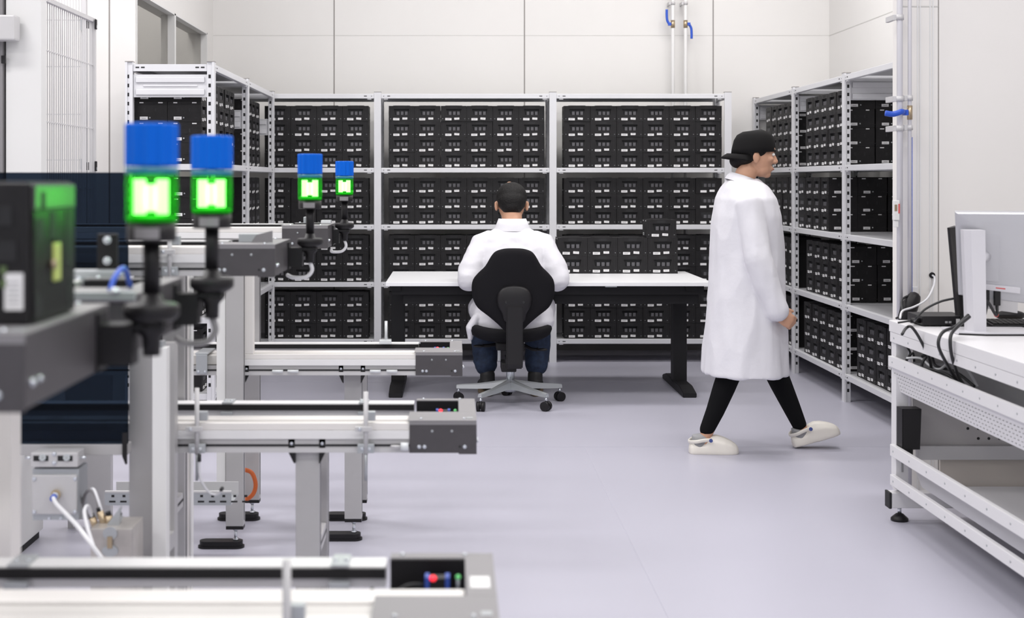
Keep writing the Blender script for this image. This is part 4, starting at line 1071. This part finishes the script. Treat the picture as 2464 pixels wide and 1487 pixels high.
# jeans and shoes
m = MB()
for q in (-1, 1):
    limb(m, [(MX + q * .10, 8.36, .505), (MX + q * .155, 8.60, .52), (MX + q * .17, 8.76, .515)], [.098, .09, .078])
    limb(m, [(MX + q * .172, 8.77, .50), (MX + q * .172, 8.70, .36), (MX + q * .162, 8.655, .22), (MX + q * .158, 8.63, .180)], [.080, .082, .076, .070], seg=24)
m.box(MX - .13, MX + .13, 8.28, 8.5, .44, .56, 'denim', .03)
fold(M_(m, 'jeans', .0075, 4, None, 'denim'), .005, 9, 9, 16, 1)
for q in (-1, 1):
    x = MX + q * .15
    m = MB(); limb(m, [(x, 8.60, .075), (x + q * .004, 8.68, .068), (x + q * .012, 8.77, .052), (x + q * .018, 8.83, .045)], [(.05, .042), (.05, .046), (.036, .050), (.028, .040)], 'shoe_black', up=(0, 0, 1)); limb(m, [(x, 8.62, .07), (x, 8.62, .135)], [.048, .047], 'shoe_black')
    s_ = M_(m, 'shoe', .006, 3)
    m = MB()
    pts = [(x + .05 * math.cos(t) * (1.0 if math.sin(t) > 0 else .88) + q * .008 * (1 + math.sin(t)), 8.70 + .165 * math.sin(t)) for t in [2 * math.pi * i / 28 for i in range(28)]]
    m.prism(pts, 'z', .0, .026, 'sole_tan', .004); M_(m, 'sole', par=s_)

# ------------------------------------------------------------------ walking woman
WY = 6.85; kw = WY / F
wq = lambda px, py, dy=0: V((px - PX) * kw, WY + dy, H - (py - PY) * kw)
hx = wq(1812, 365)
woman = thing('person', 'walking person in a long white lab coat, black cap, black leggings and cream clogs', 'person', (hx.x, WY, 0))
def N_(mb, nm, voxel=None, sm=5, par=None, m_=None):
    o = mb.remesh(nm, None, voxel, sm, m_) if voxel else mb.build(nm)
    o.parent = par or woman; o.location = -Vector(woman.location) if par is None else (0, 0, 0); return o
m = MB(); hR, hcn = head(m, wq(1817, 374), (.985, -.03, -.12), (.12, 0, .99), .95)
limb(m, [wq(1783, 446), wq(1790, 430), wq(1800, 405)], [(.060, .056), (.055, .052), (.053, .052)])
Sx = lambda px, py, dy: wq(px, py, dy)
spine(m, [(wq(1800, 0).x, WY, .80, .11, .16), (wq(1797, 0).x, WY, .95, .09, .13), (wq(1795, 0).x, WY, 1.12, .10, .14), (wq(1790, 0).x, WY, 1.26, .09, .16), (wq(1787, 0).x, WY, 1.33, .06, .08)])
# right arm (towards the camera) swings forward, left arm back
RS, RE, RW = wq(1785, 490, -.165), wq(1800, 615, -.225), wq(1842, 738, -.23)
LS, LE, LW_ = wq(1788, 490, .165), wq(1768, 620, .22), wq(1745, 735, .22)
limb(m, [RS, RE], [.045, .038]); limb(m, [RE, RE.lerp(RW, .4), RW], [.038, .036, .025])
limb(m, [LS, LE], [.045, .038]); limb(m, [LE, LE.lerp(LW_, .4), LW_], [.038, .036, .025])
hand(m, wq(1842, 745, -.23), (.80, .05, -.42), (.1, -1, .1), (.5, 0, .8), .95, .85)
hand(m, LW_, (-.15, 0, -1), (0, 1, 0), (1, 0, 0), .95, .6)
# legs: right leg (near) behind, left leg ahead
RH, RK, RA = wq(1797, 690, -.09), wq(1752, 880, -.085), wq(1692, 1040, -.075)
LH, LK, LA_ = wq(1803, 690, .09), wq(1866, 880, .085), wq(1938, 1042, .06)
limb(m, [RH, RH.lerp(RK, .5), RK], [.085, .07, .052]); limb(m, [RK, RK.lerp(RA, .35), RA], [.048, .05, .030])
limb(m, [LH, LH.lerp(LK, .5), LK], [.085, .07, .052]); limb(m, [LK, LK.lerp(LA_, .35), LA_], [.048, .05, .030])
limb(m, [RA, wq(1690, 1065, -.075), wq(1735, 1076, -.08)], [.031, .034, .028])
limb(m, [LA_, wq(1940, 1062, .06), wq(1985, 1052, .055)], [.031, .034, .028])
N_(m, 'body', .006, 4)
face_bits(hR, hcn, .95, N_)
m = MB(); HB = lambda o: hcn + hR @ Vector(o)
m.ell(HB((0, -.02, .03)), (.080, .094, .075), 'hair', hR); m.ell(HB((0, -.085, -.035)), (.040, .040, .040), 'hair', hR); m.ell(HB((0, -.055, -.01)), (.066, .056, .055), 'hair', hR)
N_(m, 'hair', .006, 4)
m = MB()
rs = []
for f, z in ((1.02, .012), (1.02, .035), (.97, .070), (.85, .098), (.6, .117), (.25, .126)): rs.append([HB((.085 * f * math.cos(t), -.012 + .105 * f * math.sin(t) - (.012 if z < .03 else 0) * 0, z + .018 * math.sin(t) * (1 if z < .05 else .4))) for t in [2 * math.pi * i / 36 for i in range(36)]])
m.rings(rs, 'cap_black'); cap = N_(m, 'cap')
m = MB(); rs = []
for rr, dz in ((.70, .012), (1.0, .010), (1.26, -.012), (1.27, -.018), (1.0, .003), (.70, .004)): rs.append([HB((.075 * (rr ** .35) * math.cos(t), -.035 - .105 * rr * abs(math.sin(t)) ** .8, .004 + dz - .02)) for t in [math.pi + math.pi * i / 24 for i in range(25)]])
m.rings(rs, 'cap_black', close=False); N_(m, 'visor', par=cap)
# lab coat, flaring to the hem, open down to mid-calf
lv = []
for py, xb_, xf_, ry in ((432, 1752, 1822, .075), (452, 1738, 1846, .150), (478, 1726, 1864, .195), (520, 1718, 1876, .205), (600, 1710, 1882, .20), (690, 1706, 1884, .215), (780, 1700, 1888, .235), (850, 1694, 1890, .25), (896, 1690, 1892, .26)):
    a, c_ = wq(xb_, py), wq(xf_, py); lv.append(((a.x + c_.x) / 2, WY, a.z, (c_.x - a.x) / 2, ry))
m = MB(); spine(m, lv, 'coat_white', 40, .9)
limb(m, [RS + V(0, .04, .01), RS, RS.lerp(RE, .5), RE], [.062, .066, .066, .063]); limb(m, [RE, RE.lerp(RW, .5), wq(1846, 740, -.23)], [.063, .060, .055])
limb(m, [LS + V(0, -.04, .01), LS, LS.lerp(LE, .5), LE], [.062, .066, .066, .063]); limb(m, [LE, LE.lerp(LW_, .5), LW_], [.063, .060, .052])
wc = N_(m, 'lab_coat', .0075, 5, None, 'coat_white'); fold(wc, .0085, 9, 9, 2.6, 8)
def cr(px, py, rx, ry, tilt): 
    p = wq(px, py); return [(p.x + rx * math.cos(t), WY + ry * math.sin(t), p.z - tilt * math.cos(t)) for t in [2 * math.pi * i / 30 for i in range(30)]]
m = MB(); m.rings([cr(1787, 446, .088, .095, .035), cr(1787, 436, .078, .082, .03), cr(1789, 424, .066, .068, .022), cr(1789, 426, .060, .062, .022), cr(1787, 442, .066, .07, .03)], 'coat_white', close=False); N_(m, 'collar', par=wc)

m = MB()
limb(m, [wq(1795, 700, -.08), RK, RK.lerp(RA, .3), RK.lerp(RA, .65), wq(1693, 1030, -.075)], [.09, .060, .055, .045, .036], 'legging')
limb(m, [wq(1803, 700, .08), LK, LK.lerp(LA_, .3), LK.lerp(LA_, .65), wq(1932, 1030, .06)], [.09, .060, .055, .045, .036], 'legging')
N_(m, 'leggings', .007, 4)
def clog(ankle, heel, toe, y, nm):
    """heel, toe: sole points (px) of a clog in profile"""
    hp, tp = wq(*heel), wq(*toe); hp.y = tp.y = y
    f = (tp - hp); L = f.length; f.normalize(); u = V(0, 1, 0).cross(f) * -1; u = u if u.z > 0 else -u; sd = V(0, 1, 0)
    def at(a, h, w_=0): return hp + f * (a * L) + u * h + sd * w_
    m = MB(); rs = []
    for a, wd, h in ((.0, .022, .045), (.03, .036, .060), (.12, .042, .064), (.30, .043, .066), (.42, .046, .092), (.55, .050, .098), (.70, .053, .088), (.84, .051, .072), (.94, .042, .056), (.985, .027, .042), (1.0, .018, .032)):
        rs.append([at(a, z, w_) for w_, z in ((-wd * .95, .004), (-wd, .018), (-wd * .9, h * .7), (-wd * .5, h), (wd * .5, h), (wd * .9, h * .7), (wd, .018), (wd * .95, .004))])
    m.rings(rs, 'clog')
    o = m.remesh(nm, None, .006, 4); o.parent = woman; o.location = -Vector(woman.location)
    m = MB(); pts = [at(.42, .082, -.050), at(.26, .080, -.052), at(.10, .072, -.046), at(-.01, .066, 0), at(.10, .072, .046), at(.26, .080, .052), at(.42, .082, .050)]
    m.tube(smooth_pts(pts, 4), [(.009, .0035)] * 25, 'clog', 10); st = m.build('heel_strap'); st.parent = o
    m = MB(); p = at(.40, .080, -.052); m.cyl(p, p - sd * .008, .009, 'clog_blue', 16); r_ = m.build('rivet'); r_.parent = o
    m = MB(); limb(m, [at(.20, .03), at(.19, .08), wq(*ankle) * 1.0], [.038, .038, .034], 'sock'); 
    s_ = m.remesh('sock', None, .006, 3); s_.parent = woman; s_.location = -Vector(woman.location)
RA2 = (1690, 1053, -.075)
clog((1690, 1050, -.075), (1652, 1087), (1769, 1087), WY - .075, 'clog')
clog((1940, 1046, .06), (1917, 1083), (2030, 1050), WY + .06, 'clog')
# ------------------------------------------------------------------ bench at the side
XE = 1.748; BF, BN = 5.50, 3.30; BZ = .787; BXR = 2.62
t = thing('work_bench', 'white metal work bench with cable trays and perforated panels beside the side wall', 'bench', (2.1, 4.5, 0))
add(t, MB().box(XE, BXR, BN, BF, BZ - .045, BZ, 'bench_white', .003), 'worktop')
m = MB(); m.box(XE + .001, XE + .022, BN, BF - .01, BZ - .085, BZ - .0455, 'bench_white', .002)
for i in range(12):
    y = BF - .06 - i * .17; m.cyl((XE + .001, y, BZ - .066), (XE - .0005, y, BZ - .066), .004, 'zinc_dull', 8)
add(t, m, 'edge_rail')
# cable tray below the top
z1, z0 = .648, .51
m = MB()
m.prism([(XE - .012, z1), (XE + .006, z1), (XE + .006, z1 - .035), (XE + .02, z1 - .05), (XE + .03, z0), (XE + .22, z0), (XE + .22, z0 + .11), (XE + .223, z0 + .11), (XE + .223, z0 - .003), (XE + .027, z0 - .003), (XE + .004, z1 - .055), (XE - .012, z1 - .04)], 'y', BN, BF - .03, 'bench_white')
m.box(XE + .03, XE + .22, BF - .034, BF - .0305, z0, z1 - .03, 'bench_white')
for i in range(15):
    y = BF - .08 - i * .15; m.cyl((XE - .012, y, z1 - .02), (XE - .0135, y, z1 - .02), .0035, 'zinc_dull', 8)
nv = Vector((.023, 0, .085))
for r_ in range(5):
    f_ = .12 + .19 * r_
    xx = XE + .0205 * f_ * 1.1 + .0055; zz = z1 - .057 - (z1 - .057 - z0) * f_
    for i in range(74):
        y = BF - .06 - i * .029; m.box(xx - .0042 + .0, xx + .004, y, y + .009, zz - .0012, zz + .0012, 'print_grey')
add(t, m, 'cable_tray')
# lower shelf with its two front rails
for nm, za, zb in (('shelf_rail', .300, .254), ('shelf_rail', .180, .138)):
    m = MB(); m.box(XE - .012, XE + .007, BN, BF - .05, zb, za, 'bench_white', .003)
    for i in range(11):
        y = BF - .09 - i * .19; m.cyl((XE - .012, y, (za + zb) / 2), (XE - .0135, y, (za + zb) / 2), .004, 'zinc_dull', 8)
    add(t, m, nm)
m = MB(); m.prism([(XE + .0075, .262), (XE + .05, .255), (XE + .09, .150), (XE + .60, .150), (XE + .60, .147), (XE + .085, .147), (XE + .045, .250), (XE + .0075, .257)], 'y', BN, BF - .14, 'bench_white'); add(t, m, 'lower_shelf')
# end frame: leg, foot, black lifting box
m = MB(); m.box(XE + .008, XE + .058, BF - .062, BF - .004, .12, BZ - .0455, 'bench_white', .003); add(t, m, 'leg')
m = MB(); m.box(XE - .02, XE + .75, BF - .10, BF - .045, .055, .115, 'bench_white', .003); m.box(XE - .03, XE - .0205, BF - .102, BF - .043, .053, .117, 'hole_black', .002); add(t, m, 'foot')
m = MB(); c = V(XE + .02, BF - .07, 0); m.cyl(c + V(0, 0, .03), c + V(0, 0, .0545), .008, 'zinc', 10); m.lathe([(.0001, 0), (.034, 0), (.034, .010), (.014, .028), (.0001, .03)], c, 'black_plastic', 20); add(t, m, 'levelling_foot')
m = MB(); m.prism([(XE + .010, .452), (XE + .086, .452), (XE + .080, .293), (XE + .010, .293)], 'y', BF - .135, BF - .0625, 'black_plastic', .003); m.box(XE + .03, XE + .06, BF - .11, BF - .08, .265, .2925, 'black_plastic'); add(t, m, 'lifting_box')
m = MB(); m.box(XE + .030, XE + .038, BF - .0635, BF - .0622, .19, .235, 'print_grey'); add(t, m, 'rating_plate')
add(t, MB().box(XE + .03, XE + .08, BN + .10, BN + .16, .12, BZ - .0455, 'bench_white', .003), 'leg')
add(t, MB().box(XE - .02, XE + .75, BN + .10, BN + .16, .0, .115, 'bench_white', .003), 'foot')
for yy in (BN + .10, BF - .10): add(t, MB().box(BXR - .10, BXR - .04, yy, yy + .05, .116, BZ - .0455, 'bench_white', .003), 'leg')
# rear panel with round holes, cross rail, beige back
yb_ = BF - .018
m = MB(); m.box(XE + .09, BXR, yb_, yb_ + .012, .27, BZ - .0455, 'bench_panel')
for r_, zz in enumerate((.395, .355, .315)):
    for i in range(12):
        xx = XE + .31 + i * .042 + (0 if r_ < 2 else .042)
        if r_ == 0 and i > 1: continue
        m.cyl((xx, yb_ - .0008, zz), (xx, yb_, zz), .0058, 'hole_black', 12)
add(t, m, 'back_panel')
add(t, MB().box(XE + .10, BXR, yb_ - .03, yb_ - .001, .235, .29, 'alu_light', .002), 'cross_rail')
add(t, MB().box(XE + .20, BXR, yb_ + .002, yb_ + .012, .06, .2345, 'bench_beige'), 'lower_panel')
add(t, MB().box(XE + .40, BXR, yb_ - .03, yb_ - .001, .06, .09, 'alu'), 'cross_rail')

# monitors
bp = lambda px, py: P(px, py, (H - BZ) * F / (py - PY))     # point on the bench top
t = thing('monitor', 'large grey monitor seen from behind on a slim silver stand', 'monitor', (bp(2345, 806).x, bp(2345, 806).y, BZ + .0005))
D0 = bp(2345, 803).y; kd_ = D0 / F
mp = lambda px, py, dy=0: V((px - PX) * kd_, D0 + dy, H - (py - PY) * kd_)
m = MB(); a = mp(2297, 800); m.prism([(a.x + .0, D0 - .04), (a.x + .085, D0 - .075), (a.x + .30, D0 - .075), (a.x + .30, D0 + .14), (a.x, D0 + .14)], 'z', BZ + .0005, BZ + .011, 'monitor_stand', .002); m.prism([(a.x + .001, D0 - .041), (a.x + .085, D0 - .0765), (a.x + .299, D0 - .0765), (a.x + .299, D0 - .06), (a.x + .001, D0 - .03)], 'z', BZ + .0006, BZ + .0065, 'hole_black'); add(t, m, 'stand_base')
m = MB(); a, c = mp(2311, 553), mp(2357, 553); e, g = mp(2328, 800), mp(2366, 800)
m.rings([[(e.x, D0 + .0, BZ + .011), (e.x + .012, D0 - .03, BZ + .011), (g.x, D0 - .03, BZ + .011), (g.x, D0 + .03, BZ + .011), (e.x, D0 + .03, BZ + .011)],
         [(a.x, D0 - .03, a.z), (a.x + .018, D0 - .055, a.z), (c.x, D0 - .055, a.z), (c.x, D0 + .0, a.z + .002), (a.x, D0 + .0, a.z + .002)]], 'monitor_stand', smooth=False); add(t, m, 'stand_column')
# panel: tilted and turned a little
A, Bq = mp(2303, 512, .02), mp(2650, 512, -.14)
Cq, Eq = mp(2321, 640, .09), mp(2640, 742, -.06)
tl, tr = A, Bq
bl = mp(2331, 716, .10); br = mp(2640, 752, -.07)
nrm = (tr - tl).cross(bl - tl).normalized(); nrm = nrm if nrm.y < 0 else -nrm
th = .028
def quadp(u, v, d=0): return tl.lerp(tr, u).lerp(bl.lerp(br, u), v) - nrm * d
m = MB(); N = 8
grid = [(i / N, 0) for i in range(N)] + [(1, i / N) for i in range(N)] + [(1 - i / N, 1) for i in range(N)] + [(0, 1 - i / N) for i in range(N)]
m.rings([[quadp(.5 + (u - .5) * f, .5 + (v - .5) * f, d) for u, v in grid] for f, d in ((.3, -.004), (.8, -.003), (.97, .0), (1.0, .006), (1.0, .026), (.3, .027))], 'monitor_grey', smooth=False); pan = add(t, m, 'panel')
m = MB(); m.rings([[quadp(.5 + (u - .5) * .992, .5 + (v - .5) * .992, d) for u, v in grid] for d in (.0265, .0285)], 'hole_black', smooth=False); add(t, m, 'screen')
m = MB()
uu = lambda u0, u1, v0, v1, d0, d1, mt: m.rings([[quadp(a_, b_, d0) for a_, b_ in ((u0, v0), (u1, v0), (u1, v1), (u0, v1))], [quadp(a_, b_, d1) for a_, b_ in ((u0, v0), (u1, v0), (u1, v1), (u0, v1))]], mt, smooth=False)
uu(.145, .275, .25, .78, -.003, -.0065, 'monitor_grey'); add(t, m, 'mount_plate')
m = MB(); a = quadp(.19, .50); m.cyl(mp(2352, 619, -.02), a + nrm * .004, .019, 'monitor_stand', 18); add(t, m, 'mount_arm')
m = MB(); uu(.14, .42, .82, .88, -.003, -.012, 'monitor_stand'); uu(.14, .41, .885, 1.12, .004, .012, 'alu_light'); uu(.255, .32, .838, .852, -.0121, -.0124, 'pink_red'); add(t, m, 'connector_bay')
for u in (.19, .265):
    m = MB(); a = quadp(u, .885, -.004); m.box(a.x - .011, a.x + .011, a.y - .008, a.y + .008, a.z - .055, a.z, 'black_plastic', .003)
    m.tube(smooth_pts([a + V(0, 0, -.054), a + V(-.003, 0, -.09), mp(2374, 724, 0), mp(2362, 742, .03)]), .0055, 'cable_black', 10); add(t, m, 'cable')
t = thing('monitor', 'thin black monitor seen nearly edge-on behind the grey monitor', 'monitor', (bp(2300, 770).x, 5.25, BZ))
mq = lambda px, py: P(px, py, 5.22)
m = MB()
a, b_, c, d = mq(2279, 548), mq(2306, 545), mq(2326, 752), mq(2298, 757)
m.rings([[a, b_ + V(.02, .10, 0), c + V(.03, .10, .0), d], [a + V(.006, -.012, 0), b_ + V(.03, .05, 0), c + V(.03, .06, 0), d + V(.006, -.012, 0)]], 'black_plastic', smooth=False); add(t, m, 'panel')
m = MB(); a = mq(2322, 735); m.box(a.x - .01, a.x + .035, 5.24, 5.30, BZ + .0005, a.z + .05, 'black_plastic', .004); m.box(a.x - .05, a.x + .12, 5.18, 5.36, BZ + .0004, BZ + .010, 'black_plastic', .003); add(t, m, 'stand')
t = thing('mini_computer', 'flat black mini computer lying on the bench in front of the monitors', 'computer', (bp(2270, 788).x, bp(2270, 788).y + .08, BZ))
a, c = bp(2220, 786), bp(2332, 792)
m = MB(); m.box(a.x, a.x + .178, a.y + .0, a.y + .178, BZ + .0045, BZ + .040, 'black_plastic', .004)
for dx in (.02, .15): m.box(a.x + dx, a.x + dx + .012, a.y + .02, a.y + .15, BZ + .0004, BZ + .0044, 'black_plastic')
add(t, m, 'case')
m = MB(); m.box(a.x + .128, a.x + .150, a.y - .0008, a.y, BZ + .010, BZ + .030, 'sticker'); add(t, m, 'sticker')
m = MB()
for dx in (.086, .10, .155): m.box(a.x + dx, a.x + dx + .01, a.y - .0006, a.y, BZ + .013, BZ + .021, 'print_grey')
add(t, m, 'ports')
m = MB(); m.cyl((a.x - .0005, a.y + .03, BZ + .020), (a.x - .035, a.y + .03, BZ + .020), .010, 'black_plastic', 12); m.tube(smooth_pts([(a.x - .034, a.y + .03, BZ + .02), (a.x - .06, a.y + .028, BZ + .016), (a.x - .085, a.y + .03, BZ + .012)]), .004, 'cable_black', 8); add(t, m, 'power_plug')
# keyboard, mouse, pad, tray
a = bp(2372, 792)
t = thing('keyboard', 'black keyboard lying behind the grey monitor stand', 'keyboard', (a.x + .2, a.y + .05, BZ))
Rk = Matrix.Translation((a.x + .02, a.y - .01, BZ + .001)) @ Matrix.Rotation(-.10, 4, 'Z') @ Matrix.Rotation(.06, 4, 'X')
m = MB(); m.box(0, .40, 0, .13, 0.0, .016, 'black_plastic', .003, M=Rk); add(t, m, 'case')
m = MB()
for i in range(20):
    for j in range(5): m.box(.008 + i * .0193, .024 + i * .0193, .010 + j * .023, .029 + j * .023, .0162, .021, 'belt_black', M=Rk)
add(t, m, 'keys')
a = bp(2425, 778)
t = thing('mouse', 'black computer mouse with a red flash on the bench', 'mouse', (a.x + .05, a.y + .10, BZ))
m = MB(); m.ell((a.x + .05, a.y + .10, BZ + .022), (.062, .035, .0205), 'black_plastic'); add(t, m, 'shell')
m = MB(); m.ell((a.x - .002, a.y + .10, BZ + .023), (.012, .018, .010), 'pink_red', u=14, v=8); add(t, m, 'side_flash')
a = bp(2365, 768)
a.y = 5.28
t = tag(MB().box(a.x - .06, a.x + .14, a.y + .05, a.y + .17, BZ + .0005, BZ + .006, 'bench_beige', .002).build('folder'), 'pale beige folder lying behind the keyboard', 'folder')
# desk cables
def cable(nm, pts, r, mt, label): return tag(MB().tube(smooth_pts(pts, 8), r, mt, 10).build(nm), label, 'cable')
cq = lambda px, py, D: P(px, py, D)
cable('cable', [cq(2296, 718, 5.2), cq(2262, 726, 5.2), cq(2225, 745, 5.2), cq(2203, 768, 5.2), bp(2200, 776)], .0045, 'cable_black', 'thin black cable arching from the thin monitor down to the bench top')
cable('cable', [cq(2330, 758, 4.9), cq(2300, 785, 4.86), cq(2268, 800, 4.82), cq(2258, 830, 4.80), cq(2275, 870, 4.85), cq(2300, 910, 4.9), cq(2318, 935, 4.92)], .0060, 'cable_black', 'thick black cable hanging in front of the bench, further from the camera of two')
cable('cable', [cq(2333, 762, 4.88), cq(2300, 790, 4.82), cq(2287, 812, 4.78), cq(2290, 855, 4.78), cq(2304, 900, 4.83), cq(2322, 930, 4.88)], .0060, 'cable_black', 'thick black cable hanging in front of the bench, closer of two')
cable('cable', [bp(2171, 812) + V(0, 0, .012), cq(2180, 790, 5.1), cq(2192, 786, 5.1), cq(2208, 806, 5.1), cq(2225, 838, 5.1), cq(2236, 860, 5.12), cq(2244, 905, 5.2)], .0055, 'cable_black', 'black cable looping over the bench edge into the tray')
cable('cable', [cq(2162, 820, 5.42), cq(2180, 832, 5.42), cq(2190, 850, 5.42), cq(2180, 868, 5.42), cq(2196, 850, 5.38), cq(2200, 870, 5.38)], .0045, 'cable_black', 'black cable curling at the end of the bench tray')
cable('cable', [cq(2182, 862, 5.36), cq(2215, 862, 5.3), cq(2238, 880, 5.2), cq(2262, 888, 5.1), cq(2290, 868, 5.0), cq(2320, 880, 4.95), cq(2352, 930, 4.9)], .0048, 'cable_white', 'white cable lying along the bench tray')
cable('cable', [cq(2238, 850, 5.15), cq(2222, 868, 5.15), cq(2220, 885, 5.15), cq(2245, 890, 5.1), cq(2285, 905, 5.0), cq(2310, 930, 4.95)], .0055, 'cable_black', 'black cable coiled in the middle of the bench tray')
cable('cable', [cq(2218, 858, 5.25), cq(2240, 850, 5.22), cq(2252, 880, 5.16), cq(2300, 895, 5.0), cq(2345, 930, 4.9)], .0055, 'cable_black', 'black cable bundled along the bench tray beside the white one')
# wall fittings: grommet with white cable, plug and socket
g = P(2242, 662, YR)
t = thing('cable_grommet', 'black round cable grommet in the white wall with a white cable', 'cable outlet', g)
m = MB(); m.cyl(g + V(0, -.0005, 0), g + V(0, -.008, 0), .0125, 'black_plastic', 20); add(t, m, 'ring')
m = MB(); m.tube(smooth_pts([g + V(0, -.004, 0), g + V(.002, -.03, -.01), P(2246, 690, 5.8), P(2230, 720, 5.7), P(2200, 738, 5.66), P(2172, 748, 5.6), P(2166, 765, 5.5)]), .0042, 'cable_white', 10); add(t, m, 'cable')
s_ = P(2199, 700, YR)
t = thing('wall_socket', 'white wall socket by the bench with a large black plug in it', 'socket', s_)
m = MB(); m.box(s_.x - .012, s_.x + .012, YR - .02, YR - .0035, s_.z - .09, s_.z + .02, 'frame_white', .003); add(t, m, 'cover')
m = MB(); c = P(2184, 738, 5.80); limb(m, [c + V(.028, 0, .04), c + V(.008, 0, 0), c + V(-.012, 0, -.05)], [.028, .036, .030], 'black_plastic', 14); add(t, m, 'plug')
m = MB(); m.tube(smooth_pts([c + V(.01, 0, .05), c + V(-.03, -.02, .03), c + V(-.055, -.1, -.02), bp(2157, 768) + V(0, .0, .004)]), .0045, 'cable_black', 10); add(t, m, 'cable')
# pipes with valves
def pipe(nm, x, y, r, z0, z1, label, clamps, valve=None, side=1, vdown=False, lever_dir=None):
    t = thing(nm, label, 'pipe', (x, y, z0))
    add(t, MB().cyl((x, y, z0), (x, y, z1), r, 'monitor_stand' if y < 8 else 'frame_white', 16), 'tube')
    for z in clamps:
        m = MB(); m.cyl((x, y, z - .011), (x, y, z + .011), r + .005, 'alu_light', 16); m.box(x - r - .017, x - r - .002, y - .006, y + .10, z - .012, z + .012, 'alu_light', .002); add(t, m, 'clamp')
    if valve:
        m = MB(); m.cyl((x, y, valve - .03), (x, y, valve + .03), r + .003, 'brass', 12); vb = add(t, m, 'valve_body')
        m = MB(); m.box(x + side * r, x + side * (r + .024), y - .012, y + .012, valve - .012, valve + .012, 'valve_blue', .002)
        s2 = -1 if vdown else 1
        if lever_dir: m.tube(smooth_pts([(x + side * .02, y, valve), (x + side * .045, y - .034, valve + .002), (x + side * .08, y - .034, valve - .008), (x + side * .115, y - .034, valve - .004)]), [(.012, .008)] * 19, 'valve_blue', 10)
        else: m.tube(smooth_pts([(x + side * (r + .014), y, valve), (x + side * (r + .03), y, valve + s2 * .03), (x + side * (r + .034), y, valve + s2 * .07), (x + side * (r + .034), y, valve + s2 * .115)]), [(.010, .004)] * 19, 'valve_blue', 8)
        hv = m.build('valve_handle'); hv.parent = vb
    return t
yw = DW - .10; kz = lambda py, D: H - (py - PY) * D / F
pipe('pipe', xp(1619, yw), yw, .0138, 0, 4.19, 'white pipe on the back wall, its blue valve handle turned up', [kz(8, yw)], kz(58, yw), -1)
pipe('pipe', xp(1649.5, yw), yw, .0138, 0, 4.19, 'white pipe on the back wall, its blue valve handle turned down', [kz(8, yw)], kz(58, yw), 1, True)
yv = 5.84
pipe('pipe', xp(2165, yv), yv, .0125, .0, 4.19, 'white pipe at the wall edge next to the side rack', [kz(238, yv), kz(309, yv), kz(42, yv)])
pipe('pipe', xp(2189, yv), yv, .0085, .0, 4.19, 'thin pipe at the wall edge with a horizontal blue valve handle', [kz(236, yv), kz(307, yv)], kz(271, yv), -1, lever_dir=True)
t = thing('thermostat', 'small white wall control with a red label on the pipe by the side rack', 'control', P(2157, 515, 5.80))
a, c = P(2151, 482, 5.80), P(2164, 530, 5.80)
m = MB(); m.box(a.x, c.x, 5.795, 5.824, c.z, a.z, 'frame_white', .003); m.box(a.x + .003, c.x - .003, 5.80, 5.824, c.z - .03, c.z - .0005, 'frame_white', .003); add(t, m, 'body')
m = MB(); m.box(a.x + .001, a.x + .012, 5.7935, 5.795, a.z - .045, a.z - .018, 'brass'); m.box(c.x - .006, c.x + .0006, 5.7935, 5.798, a.z - .055, a.z - .015, 'pink_red'); add(t, m, 'display')
# blue air line beside the thin pipe, cut off at bench height
m = MB(); x = xp(2196, 5.87); m.cyl((x, 5.885, kz(330, 5.88)), (x, 5.885, .80), .0045, 'valve_blue', 10)
tag(m.build('air_line'), 'thin blue air line running down beside the valve pipe', 'air line')
# ------------------------------------------------------------------ light and camera
def area(name, loc, sx, sy, power, rot=(0, 0, 0), col=(1, 1, 1)):
    l = bpy.data.lights.new(name, 'AREA'); l.shape = 'RECTANGLE'; l.size = sx; l.size_y = sy; l.energy = power; l.color = col
    o = bpy.data.objects.new(name, l); COL.objects.link(o); o.location = loc; o.rotation_euler = rot
    return o
for y in (-1.5, 1.2, 3.9, 6.6, 9.0):
    for x in (-3.4, -.3, 2.2):
        if y > 8 and x < -2: continue
        if y > 5 and x > 2.1: x = 1.9
        if y == 3.9 and x < -3: x, k2 = -2.7, 1.25
        elif y == 6.6 and x < -3: x, k2 = -2.8, 1.5
        else: k2 = 1
        area('unseen_ceiling_lamp', (x, y, 4.15), 1.5, .5, 34 * k2 * (1.2 if x > 1 else (1.35 if x < -2 else .9)), col=(1, .985, .97))
area('unseen_ceiling_lamp', (-2.65, 9.5, 4.15), .4, 1.6, 26)  # unseen lamp added in the next room to brighten the window panes
w = bpy.data.worlds.new('hall_light'); SC.world = w; w.use_nodes = True
bg = w.node_tree.nodes['Background']; bg.inputs[0].default_value = (.93, .95, 1, 1); bg.inputs[1].default_value = .62

cam = bpy.data.cameras.new('camera'); co = bpy.data.objects.new('camera', cam); COL.objects.link(co)
co.location = (0, 0, H); co.rotation_euler = (math.pi / 2, 0, 0)
cam.sensor_fit = 'HORIZONTAL'; cam.sensor_width = 36; cam.lens = 36 * F / 2464
cam.shift_x = (1232 - PX) / 2464; cam.shift_y = -(743.5 - PY) / 2464
cam.clip_start = .05; cam.clip_end = 60
cam.dof.use_dof = True; cam.dof.focus_distance = 7.2; cam.dof.aperture_fstop = 4.0; cam.dof.aperture_blades = 9
SC.camera = co
SC.view_settings.view_transform = 'Standard'; SC.view_settings.look = 'None'
SC.view_settings.exposure = 0.06; SC.view_settings.gamma = 1; SC.view_settings.use_curve_mapping = False
SC.cycles.use_denoising = True; SC.cycles.max_bounces = 7; SC.cycles.use_adaptive_sampling = True; SC.cycles.adaptive_threshold = .02; SC.cycles.diffuse_bounces = 3; SC.cycles.glossy_bounces = 3
SC.cycles.transparent_max_bounces = 12; SC.cycles.sample_clamp_indirect = 6
